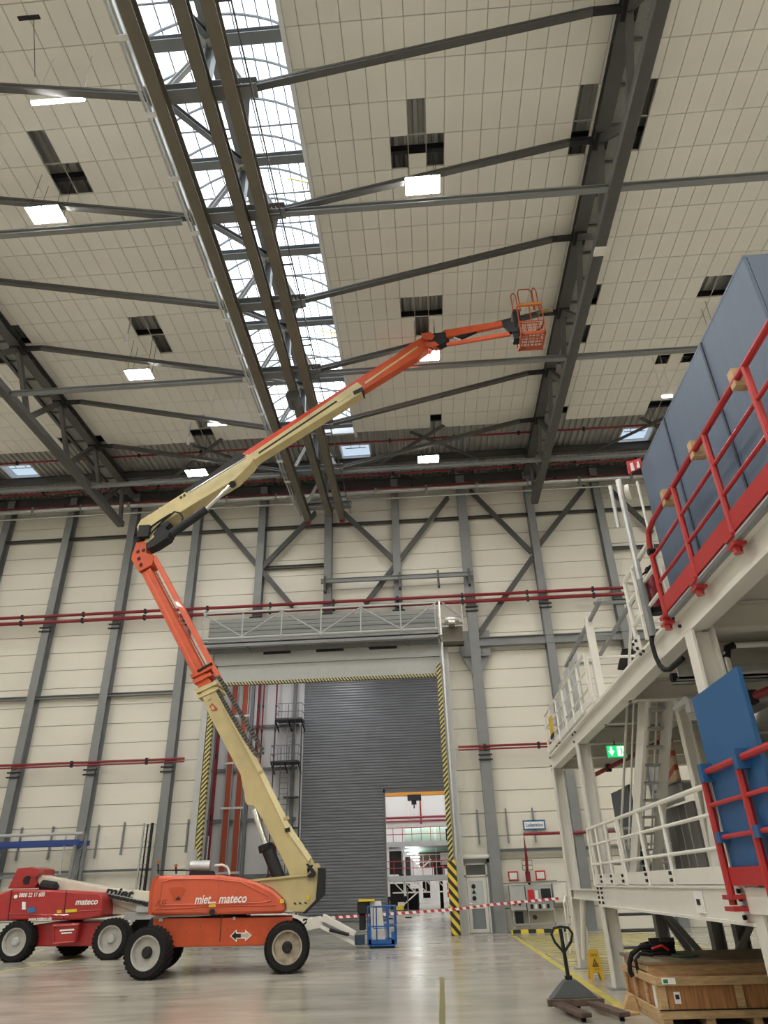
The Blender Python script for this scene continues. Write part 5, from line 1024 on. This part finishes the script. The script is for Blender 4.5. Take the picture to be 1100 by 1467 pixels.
# jib and basket
JN = V((2.04, 2.98, 0)).normalized()
def jput(name, poly, w, m, parent=None, **k): return put(name, MB().extr(poly, JN*w), m, parent or lift, **k)
jput('jib_rotator', [(0.847,18.958,19.101),(1.006,18.865,19.202),(1.443,18.61,18.991),(1.459,18.601,18.521),(1.163,18.774,18.508),(0.87,18.945,18.622)], .26, BLACKM, bevel=.02); jput('rotator_yoke', [(0.609,19.097,19.42),(0.959,18.893,19.265),(1.095,18.813,19.012),(0.986,18.877,18.881),(0.696,19.047,19.129)], .3, ORANGED); jput('rotator_yoke', [(0.734,19.024,18.904),(1.079,18.823,18.757),(1.212,18.745,18.51),(0.967,18.888,18.563),(0.774,19.001,18.714)], .28, ORANGED)
jb = jput('jib_upper_arm', [(1.302,18.692,19.114),(1.404,18.633,19.149),(3.271,17.542,18.36),(3.27,17.543,18.139),(1.427,18.619,18.77),(1.361,18.658,18.878)], .15, ORANGED, bevel=.02); jput('jib_hose', [(1.664,18.481,18.654),(2.323,18.096,18.527),(2.422,18.038,18.592),(2.431,18.033,18.426),(1.889,18.349,18.447)], .1, BLACK, jb)
jput('jib_lower_arm', [(1.389,18.642,18.565),(3.432,17.448,17.786),(3.436,17.446,17.629),(1.427,18.619,18.411)], .1, ORANGE, bevel=.01)
jput('basket_mount', [(3.268,17.544,18.33),(3.42,17.455,18.294),(3.775,17.248,17.75),(3.669,17.31,17.573),(3.428,17.45,17.757),(3.282,17.536,18.038)], .2, BLACKM, bevel=.02)
bz = (3.447,17.1,16.83)
bx0, by0, bz0 = 3.70, 17.0, 17.25; bx1, by1, bz1 = bx0+.80, by0+.8, bz0+1.22
CAGE = mat('cage_orange', (.42, .085, .035), .45)
bk_ = put('basket', MB().box((bx0, by0, bz0), (bx1, by0+.06, bz0+.12)).box((bx0, by1-.06, bz0), (bx1, by1, bz0+.12)).box((bx0, by0, bz0), (bx0+.06, by1, bz0+.12)).box((bx1-.06, by0, bz0), (bx1, by1, bz0+.12)), CAGE, lift)
fl = MB()
for k in range(5): fl.box((bx0+.12*k+.12, by0+.06, bz0+.02), (bx0+.12*k+.145, by1-.06, bz0+.05))
for k in range(4): fl.box((bx0+.06, by0+.16+k*.16, bz0+.02), (bx1-.06, by0+.18+k*.16, bz0+.05))
put('floor_grating', fl, CAGE, bk_)
cg = MB()
for z in (bz0+.55, bz1): cg.loop([(bx0, by0, z), (bx1, by0, z), (bx1, by1, z), (bx0, by1, z)], .022)
for x, y in ((bx0, by0), (bx1, by0), (bx1, by1), (bx0, by1), ((bx0+bx1)/2, by0), ((bx0+bx1)/2, by1)): cg.tube((x, y, bz0), (x, y, bz1), .02, 6)
put('cage_rail', cg, CAGE, bk_)
ms_ = MB(); mn_ = MB()
for k in range(7): ms_.tube((bx0+.12*k+.04, by1, bz0+.1), (bx0+.12*k+.04, by1, bz0+.55), .007, 4); mn_.tube((bx0+.12*k+.04, by0, bz0+.1), (bx0+.12*k+.04, by0, bz0+.55), .007, 4)
for k in range(3): ms_.tube((bx0, by1, bz0+.2+k*.12), (bx1, by1, bz0+.2+k*.12), .007, 4)
for k in range(3): mn_.tube((bx0, by0, bz0+.2+k*.12), (bx1, by0, bz0+.2+k*.12), .007, 4)
put('mesh_panel', ms_, CAGE, bk_); put('mesh_panel', mn_, CAGE, bk_)
put('top_bar', MB().beam((bx0+.05, by0, bz1+.05), (bx1+.02, by0, bz1+.08), .06, .09), mat('pad_orange', (.55, .22, .04), .5), bk_)
hp = MB()
for dx, w_, h_ in ((-.12, .16, .70), (.12, .45, .86), (.60, .14, .9)): hp.pipe([(bx0+dx, by0+.1, bz1-.1), (bx0+dx, by0+.1, bz1+h_*.85), (bx0+dx+.06, by0+.1, bz1+h_), (bx0+dx+w_-.06, by0+.1, bz1+h_), (bx0+dx+w_, by0+.1, bz1+h_*.85), (bx0+dx+w_, by0+.1, bz1-.1)], .02, 6)
put('guard_hoop', hp, CAGE, bk_)
put('control_box', MB().box((bx0-.12, by0+.2, bz0+.55), (bx0+.12, by1-.1, bz1+.1)).box((bx0-.2, by0+.3, bz0+.1), (bx0, by1-.2, bz0+.7)), BLACKM, bk_, bevel=.03); put('basket_hose', MB().pipe([(bx0-.2, by0+.4, bz0+.3), (bx0+.3, by0+.2, bz0+.15), (bx0+.7, by0+.1, bz0+.3), (bx1, by0, bz0+.5)], .025, 6), BLACK, bk_)
put('plank', beam((bx1-.1, by0+.3, bz1-.02), (bx1+.42, by0+.25, bz1-.02), .06, .1), mat('plank_olive', (.22, .19, .08), .6), label='short olive plank laid across the rim of the raised basket', cat='plank')

# ---------------------------------------------------------------- red boom lift, folded
rl = thing('boom_lift', (-11.5, 25, 0), 'dark red boom lift folded behind the orange one', 'boom lift')
def yext(poly, y0, y1): return MB().extr([(p[0], (y0+y1)/2, p[2]) for p in poly], (0, y1-y0, 0))
put('chassis', yext([(-13.148,24.0,0.893),(-11.997,24.0,1.015),(-10.375,24.0,0.977),(-10.255,24.0,0.79),(-10.373,24.0,0.338),(-12.936,24.0,0.376)], 24.2, 26), REDP, rl, bevel=.03)
oc = put('outrigger_box', yext([(-11.913,23.9,0.962),(-11.057,23.9,0.978),(-11.068,23.9,0.468),(-11.797,23.9,0.412)], 23.95, 24.25), REDP, rl, bevel=.03); put('frame', MB().pipe([(-11.867,23.92,0.904),(-11.078,23.92,0.923),(-11.103,23.92,0.485),(-11.771,23.92,0.446),(-11.867,23.92,0.904)], .035, 6), REDP, oc)
text('TIGER', .11, (-11.457,23.92,0.84), (1, 0, 0), (0, 0, 1), YELL, oc, bold=.003) if 0 else None
put('sticker', yext([(-11.636,23.94,0.806),(-11.2,23.94,0.823),(-11.191,23.94,0.777),(-11.627,23.94,0.76)], 23.92, 23.95), SIGNWHITE, oc); put('sticker', yext([(-11.577,23.94,0.731),(-11.25,23.94,0.742),(-11.242,23.94,0.705),(-11.569,23.94,0.695)], 23.92, 23.95), SIGNWHITE, oc); put('sticker', yext([(-12.87,23.94,0.798),(-12.65,23.94,0.802),(-12.635,23.94,0.737),(-12.853,23.94,0.724)], 24.17, 24.21), YELL, rl)
rh = put('hood', yext([(-14.045,23.9,1.844),(-13.773,23.9,1.847),(-13.411,23.9,1.944),(-11.632,23.9,1.868),(-10.538,23.9,1.773),(-10.413,23.9,1.636),(-10.358,23.9,1.128),(-10.962,23.9,1.059),(-13.85,23.9,1.081)], 23.9, 26.1), REDP, rl, bevel=.06, smooth=True)
put('hood_seam', beam((-11.625,23.89,1.859), (-11.558,23.89,1.083), .012, .02), BLACKM, rh); put('hood_seam', beam((-13.401,23.89,1.924), (-13.333,23.89,1.088), .012, .02), BLACKM, rh)
put('crease', MB().pipe([(-13.362,23.9,1.275),(-12.277,23.9,1.212),(-11.429,23.9,1.191),(-11.029,23.9,1.294),(-10.388,23.9,1.297)], .02, 6), REDP, rh); put('hatch', MB().pipe([(-13.355,23.9,1.616),(-12.863,23.9,1.632),(-12.778,23.9,1.261),(-13.34,23.9,1.275),(-13.355,23.9,1.616)], .012, 6), REDP, rh)
a_ = (-13.123,23.87,1.754); b_ = (-12.295,23.87,1.78); text('0800 22 11 600', .17, (V(a_)+V(b_))/2, (1, 0, .0), (0, 0, 1), SIGNWHITE, rh, bold=.003, fit=b_[0]-a_[0], shear=.1)
a_ = (-11.261,23.87,1.535); b_ = (-10.549,23.87,1.536); text('mateco', .24, (V(a_)+V(b_))/2, (1, 0, 0), (0, 0, 1), SIGNWHITE, rh, bold=.005, fit=b_[0]-a_[0], shear=.2)
a_ = (-12.663,23.87,1.119); b_ = (-11.929,23.87,1.111); text('www.mateco.de', .15, (V(a_)+V(b_))/2, (1, 0, 0), (0, 0, 1), SIGNWHITE, rh, bold=.002, fit=b_[0]-a_[0])
for p, m_ in (([(-11.539,23.88,1.344),(-11.186,23.88,1.354),(-11.17,23.88,1.27),(-11.522,23.88,1.259)], YELL), ([(-11.803,23.88,1.332),(-11.671,23.88,1.338),(-11.654,23.88,1.253),(-11.786,23.88,1.247)], YELL), ([(-12.977,23.88,1.588),(-12.864,23.88,1.585),(-12.816,23.88,1.375),(-12.928,23.88,1.378)], SIGNWHITE), ([(-12.761,23.88,1.431),(-12.516,23.88,1.434),(-12.484,23.88,1.292),(-12.727,23.88,1.279)], SIGNBLUE)): put('sticker', yext(p, 23.86, 23.9), m_, rh)
put('phone_mark', MB().tube((-13.215,23.86,1.737), (-13.237,23.9,1.737), .055, 12), SIGNWHITE, rh)
for x in (-12.93, -9.95): wheel(rl, (x, 23.75, .53), (0, -1, 0), .56, .42, RIM, GREYL); wheel(rl, (x+.75 if x < -11 else x+.2, 26.4, .53), (0, 1, 0), .56, .42)
rk_ = put('knuckle', yext([(-13.95,24.6,1.975),(-13.759,24.6,2.555),(-13.293,24.6,2.583),(-12.971,24.6,2.512),(-12.956,24.6,2.128),(-13.062,24.6,1.971)], 24.6, 25.6), REDP, rl, bevel=.02); put('pin_hole', MB().tube((-13.325,24.56,2.198), (-13.401,24.7,2.201), .13, 14), BLACKM, rk_); put('lug', MB().extr([(-13.183,24.5,2.435),(-13.088,24.5,2.534),(-12.918,24.5,2.509),(-12.848,24.5,2.406),(-12.916,24.5,2.287),(-13.061,24.5,2.311)], (0, .3, 0)), REDP, rk_)
PALE = mat('pale_boom', (.66, .62, .52), .45, var=.06)
pb = put('boom', yext([(-13.128,24.6,2.375),(-12.733,24.6,2.283),(-10.709,24.6,1.91),(-9.216,24.6,1.753),(-9.119,24.6,1.055),(-10.647,24.6,1.555),(-12.879,24.6,1.986)], 24.6, 25.4), PALE, rl, bevel=.02)
put('boom_lower', yext([(-10.687,24.7,1.535),(-9.188,24.7,1.284),(-9.161,24.7,1.091),(-10.627,24.7,1.184)], 24.7, 25.3), PALE, pb)
put('hose_carrier', yext([(-10.644,24.4,1.772),(-9.151,24.4,1.501),(-9.129,24.4,1.347),(-10.62,24.4,1.635)], 24.4, 24.6), GALV, pb); sl_ = MB()
for k in range(14): p = V((-10.53,24.38,1.691)).lerp(V((-9.178,24.38,1.425)), k/13); sl_.box(p-V((.045, .01, .05)), p+V((.045, .01, .05)))
put('carrier_slot', sl_, BLACKM, pb); put('hose_bundle', MB().lathe((-12.764,24.4,2.043), (1, 0, -.15), [(.08, 0), (.16, .05), (.16, .5), (.08, .6)], 10), BLACKM, pb)
a_ = (-10.678,24.57,1.81); b_ = (-9.74,24.57,1.669); text('miet', .36, (V(a_)+V(b_))/2+V((0, 0, .02)), (V(b_)-V(a_)), (.15, 0, 1), BLACKM, pb, bold=.012, fit=(V(b_)-V(a_)).length, shear=.2)
put('platform_end', MB().box((-9.9, 24.5, 1.0), (-8.9, 25.5, 1.2)).box((-9.5, 24.4, 1.2), (-9.1, 24.6, 1.4)), GREYL, rl)

# ---------------------------------------------------------------- white lift with blue basket
wl = thing('boom_lift', (-2.5, 25.8, 0), 'white boom lift with a blue basket lowered to the floor', 'boom lift')
put('upper_arm', MB().beam((-3.786,25.8,0.885), (-2.713,25.8,0.394), .22, .22, .2, .16), WHITE, wl, bevel=.02); put('lower_arm', MB().beam((-3.835,25.7,0.637), (-2.66,25.7,0.113), .1, .1), WHITE, wl); put('damper', MB().tube((-3.525,25.6,0.538), (-2.894,25.6,0.39), .05), BLACKM, wl)
put('arm_base', MB().extr([(-4.77,25.9,0.886),(-4.329,25.9,0.836),(-3.893,25.9,0.924),(-3.754,25.9,0.842),(-3.818,25.9,0.589),(-4.366,25.9,0.504),(-4.668,25.9,0.628)], (0, .3, 0)), WHITE, wl, bevel=.02); put('boom', MB().beam((-7.802,26.6,1.242), (-4.304,25.9,0.737), .35, .4, .3, .3), WHITE, wl); put('hose', MB().pipe([(-4.433,25.6,0.655),(-4.299,25.6,0.749),(-4.256,25.6,0.845),(-4.393,25.6,0.829)], .03, 6), BLACK, wl)
put('joint_block', MB().box((-2.715,25.6,0.367), V((-2.427,25.6,0.096))+V((0, .4, 0))), mat('joint_teal', (.02, .05, .09), .5), wl)
NB = mat('basket_blue', (.015, .10, .33), .4); x0, x1, y0, y1 = -2.28, -1.42, 25.5, 26.3
bb_ = put('basket', MB().box((x0, y0, .06), (x1, y1, .12)).box((x0, y0, .1), (x1, y0+.03, .24)).box((x0, y1-.03, .1), (x1, y1, .24)), NB, wl); c_ = MB()
for z in (.6, 1.15): c_.loop([(x0, y0, z), (x1, y0, z), (x1, y1, z), (x0, y1, z)], .022)
for x, y in ((x0, y0), (x1, y0), (x1, y1), (x0, y1), (x0+.28, y0), (x1-.25, y0), (x0+.28, y1), (x1-.25, y1)): c_.tube((x, y, .1), (x, y, 1.15), .022, 6)
put('cage_rail', c_.box((x0, y0, .1), (x0+.1, y0+.03, .65)).box((x1-.12, y0, .1), (x1, y0+.03, .45)), NB, bb_); put('skid', box((x0+.05, y0+.05, 0), (x1-.05, y0+.12, .06)), BLACKM, bb_); put('skid', box((x0+.05, y1-.12, 0), (x1-.05, y1-.05, .06)), BLACKM, bb_); put('door_loop', MB().loop([(x0+.18, y0-.03, .55), (x0+.62, y0-.03, .55), (x0+.62, y0-.03, 1.12), (x0+.18, y0-.03, 1.12)], .02), NB, bb_)
put('control_panel', MB().box((x0-.35, y0+.1, .95), (x0+.05, y0+.5, 1.3)).box((x0-.3, y0+.2, .5), (x0-.1, y0+.4, .95)), BLACKM, bb_, bevel=.03); put('control_lid', box((x0-.3, y0+.05, 1.3), (x0+.2, y0+.5, 1.36)), YELL, bb_)
put('white_sheet', MB().extr([(x0+.12, y0+.2, .14), (x0+.55, y0+.2, .14), (x0+.42, y0+.25, 1.3), (x0+.05, y0+.25, 1.3)], (0, .05, 0)), WHITE, label='pale sheet standing inside the blue basket', cat='sheet')


# ---------------------------------------------------------------- pallet jack
pj = thing('pallet_jack', (1.95, 12.9, 0), 'dark grey pallet jack with upright black loop handle', 'pallet jack')
cx_, cy_ = 1.97, 12.95
put('tiller', tube((cx_-.02, cy_, .35), (cx_-.05, cy_, 1.04), .03, 10), BLACKM, pj, smooth=True)
put('handle_loop', MB().pipe([(cx_-.04, cy_, .72), (cx_-.16, cy_, .86), (cx_-.20, cy_, .97), (cx_-.15, cy_, 1.05), (cx_-.04, cy_, 1.07), (cx_+.08, cy_, 1.05), (cx_+.13, cy_, .97), (cx_+.09, cy_, .86), (cx_-.04, cy_, .72)], .02, 8), BLACKM, pj, smooth=True)
put('tiller_joint', MB().box((cx_-.07, cy_-.05, .33), (cx_+.03, cy_+.05, .42)), BLACKM, pj)
JG = mat('jack_grey', (.085, .095, .10), .45, var=.1); FORK = mat('fork_rust', (.10, .065, .05), .5, var=.5, scale=8)
put('body', MB().add([(cx_-.36, cy_-.12, .13), (cx_+.40, cy_-.12, .13), (cx_+.40, cy_+.1, .13), (cx_-.36, cy_+.1, .13), (cx_-.10, cy_-.06, .37), (cx_+.08, cy_-.06, .37), (cx_+.08, cy_+.08, .37), (cx_-.10, cy_+.08, .37)],
    [(3, 2, 1, 0), (4, 5, 6, 7), (0, 1, 5, 4), (1, 2, 6, 5), (2, 3, 7, 6), (3, 0, 4, 7)]), JG, pj, bevel=.02)
put('cross_plate', box((cx_-.40, cy_-.2, .05), (cx_+.44, cy_-.05, .14)), FORK, pj, bevel=.01)
for dx in (-.28, .24): put('fork', MB().beam((cx_+dx, cy_-.1, .085), (cx_+dx+.25, cy_-1.25, .085), .17, .06), FORK, pj, bevel=.015)
for dx in (-.07, .07): put('wheel', MB().tube((cx_+dx-.03, cy_+.02, .07), (cx_+dx+.03, cy_+.02, .07), .07, 16), BLACK, pj, smooth=True)
for dx in (-.06, .46): put('load_roller', MB().tube((cx_+dx-.03, cy_-1.15, .035), (cx_+dx+.03, cy_-1.15, .035), .035, 12), BLACK, pj)
# ---------------------------------------------------------------- crate with cables
cr_ = thing('wooden_crate', (4.2, 12.2, 0), 'large plywood crate framed with pine planks under the platform', 'crate')
x0, x1, y0, y1 = 2.86, 5.3, 11.3, 13.25
put('plywood_panel', box((x0+.04, y0+.04, .1), (x1-.04, y1-.04, .52)), PLY, cr_)
def plank(a, b): put('plank', box(a, b), WOOD, cr_, bevel=.004)
plank((x0-.02, y0-.02, .44), (x1, y0+.02, .54)); plank((x0-.02, y0-.02, .08), (x1, y0+.02, .17))
plank((x0-.02, y0+.02, .44), (x0+.02, y1, .54)); plank((x0-.02, y0+.02, .08), (x0+.02, y1, .17))
for x in (x0, x0+1.0, x0+1.9): plank((x, y0, .17), (x+.1, y0+.035, .44))
for y in (y0+.06, y0+.65, y0+1.25, y1-.12): plank((x0, y, .17), (x0+.035, y+.1, .44))
for x in (x0, x0+.55, x0+1.15, x0+1.8): plank((x, y0, 0), (x+.12, y1, .08))
for k in range(9): plank((x0+.05+k*.26, y0+.5, .54), (x0+.30+k*.26, y1, .62))
put('inner_frame', box((x0+.02, y0+.45, .52), (x1, y0+.5, .64)), WOOD, cr_)
put('lid', box((x0+.0, y0+.42, .64), (x1, y1+.05, .68)), mat('lid_board', (.22, .17, .11), .7, var=.2), cr_, bevel=.004)
put('shipping_label', box((x0+.06, y0-.03, .46), (x0+.24, y0-.018, .53)), SIGNWHITE, cr_); put('label_green', box((x0+.08, y0-.034, .475), (x0+.14, y0-.028, .515)), mat('green_print', (.02, .22, .09), .5), cr_)
put('shipping_label', box((x0+.2, y0+.025, .24), (x0+.28, y0+.042, .37)), SIGNWHITE, cr_); put('label_print', box((x0+.215, y0+.02, .29), (x0+.265, y0+.026, .34)), BLACKM, cr_); put('paper_sheet', box((x0+.018, y0+.18, .16), (x0+.03, y0+.36, .42)), SIGNWHITE, cr_)
put('strap', MB().box((x0-.03, y0-.03, .172), (x1, y0-.02, .185)), BLACK, cr_)
ca = thing('cable_coil', (3.2, 12.9, .68), 'heap of black hose and cable with red tape on the crate', 'cable')
for k in range(4): put('coil', MB().loop([(3.32+.24*math.cos(t*.63), 12.7+.3*math.sin(t*.63), .71+.035*k+.01*math.sin(t*2+k)) for t in range(10)], .022), BLACK, ca, smooth=True)
put('hose', MB().pipe([(3.2, 12.5, .80), (3.0, 12.45, .80), (2.86, 12.45, .72), (2.80, 12.45, .6), (2.79, 12.45, .5), (2.82, 12.45, .44)], .035, 8), BLACK, ca, smooth=True); put('hose', MB().pipe([(3.1, 12.2, .72), (2.92, 12.2, .74), (2.84, 12.2, .66), (2.85, 12.2, .5)], .025, 8), BLACK, ca, smooth=True)
put('plug', MB().tube((3.35, 12.6, .86), (3.55, 12.55, .86), .05, 10).box((3.2, 12.6, .8), (3.34, 12.7, .9)), BLACKM, ca); put('red_tape', MB().pipe([(3.15, 12.4, .78), (3.3, 12.38, .82), (3.4, 12.4, .76)], .02, 6), SIGNRED, ca); put('green_disc', tube((3.6, 12.3, .69), (3.6, 12.3, .715), .2, 16), mat('green_cover', (.02, .06, .04), .5), ca)
put('wood_wedge', MB().extr([(2.60, 12.6, 0), (2.86, 12.6, 0), (2.80, 12.6, .2), (2.72, 12.6, .2)], (0, .2, 0)), WOOD, label='pine wedge leaning against the crate corner', cat='wedge'); put('wood_strip', beam((2.3, 13.5, .02), (2.7, 12.2, .02), .16, .03), WOOD, label='flat pale board lying beside the pallet jack', cat='board')
# ---------------------------------------------------------------- wet floor sign
cs = thing('caution_sign', (3.0, 16.4, 0), 'yellow folding wet floor sign by the platform column', 'floor sign')
def leaf(y, dy):
    return MB().extr([(2.87, y+dy, 0), (2.93, y+dy, 0), (2.96, y+dy*.7, .12), (3.06, y+dy*.7, .12), (3.09, y+dy, 0), (3.15, y+dy, 0), (3.11, y, .50), (2.93, y, .50)], (0, .025, 0))
SY = mat('sign_yellow', (.62, .37, .03), .5)
put('front_leaf', leaf(16.4, -.1), SY, cs); put('rear_leaf', leaf(16.43, .1), SY, cs)
put('triangle', MB().extr([(2.95, 16.335, .22), (3.08, 16.335, .22), (3.015, 16.35, .35)], (0, .01, 0)), BLACKM, cs); put('triangle_fill', MB().extr([(2.975, 16.328, .235), (3.055, 16.328, .235), (3.015, 16.338, .32)], (0, .008, 0)), SY, cs)
put('figure', MB().beam((2.99, 16.322, .24), (3.025, 16.322, .285), .004, .015).beam((3.025, 16.322, .27), (3.04, 16.322, .24), .004, .012), BLACKM, cs)
text('CAUTION', .05, (3.02, 16.36, .42), (1, 0, 0), (0, 0, 1), BLACKM, cs, fit=.13) if 0 else None
put('print_bar', box((2.96, 16.345, .40), (3.07, 16.36, .43)), mat('print_dark_yellow', (.40, .26, .02), .5), cs); put('print_bar', box((2.99, 16.31, .17), (3.09, 16.33, .19)), mat('print_dark_yellow', (.40, .26, .02), .5), cs)
# steps behind the column and their handrail
sp = thing('step_stand', (3.5, 22, 0), 'white step stand with hooped handrails behind the platform column', 'steps')
for k in range(3): put('hoop', MB().pipe([(3.45+.14*k, 22, .55), (3.45+.14*k, 22, 1.2), (3.55+.14*k, 22.2, 1.35), (3.62+.14*k, 22.5, 1.3), (3.62+.14*k, 22.6, .6)], .022, 6), WHITE, sp)
for k in range(3): put('tread', box((3.4, 22+.25*k, .25+.2*k), (4.0, 22.25+.25*k, .28+.2*k)), GALV, sp)
for x, y in ((3.42, 22), (3.94, 22), (3.42, 22.7), (3.94, 22.7)): put('leg', box((x, y, 0), (x+.04, y+.04, .62)), WHITE, sp)
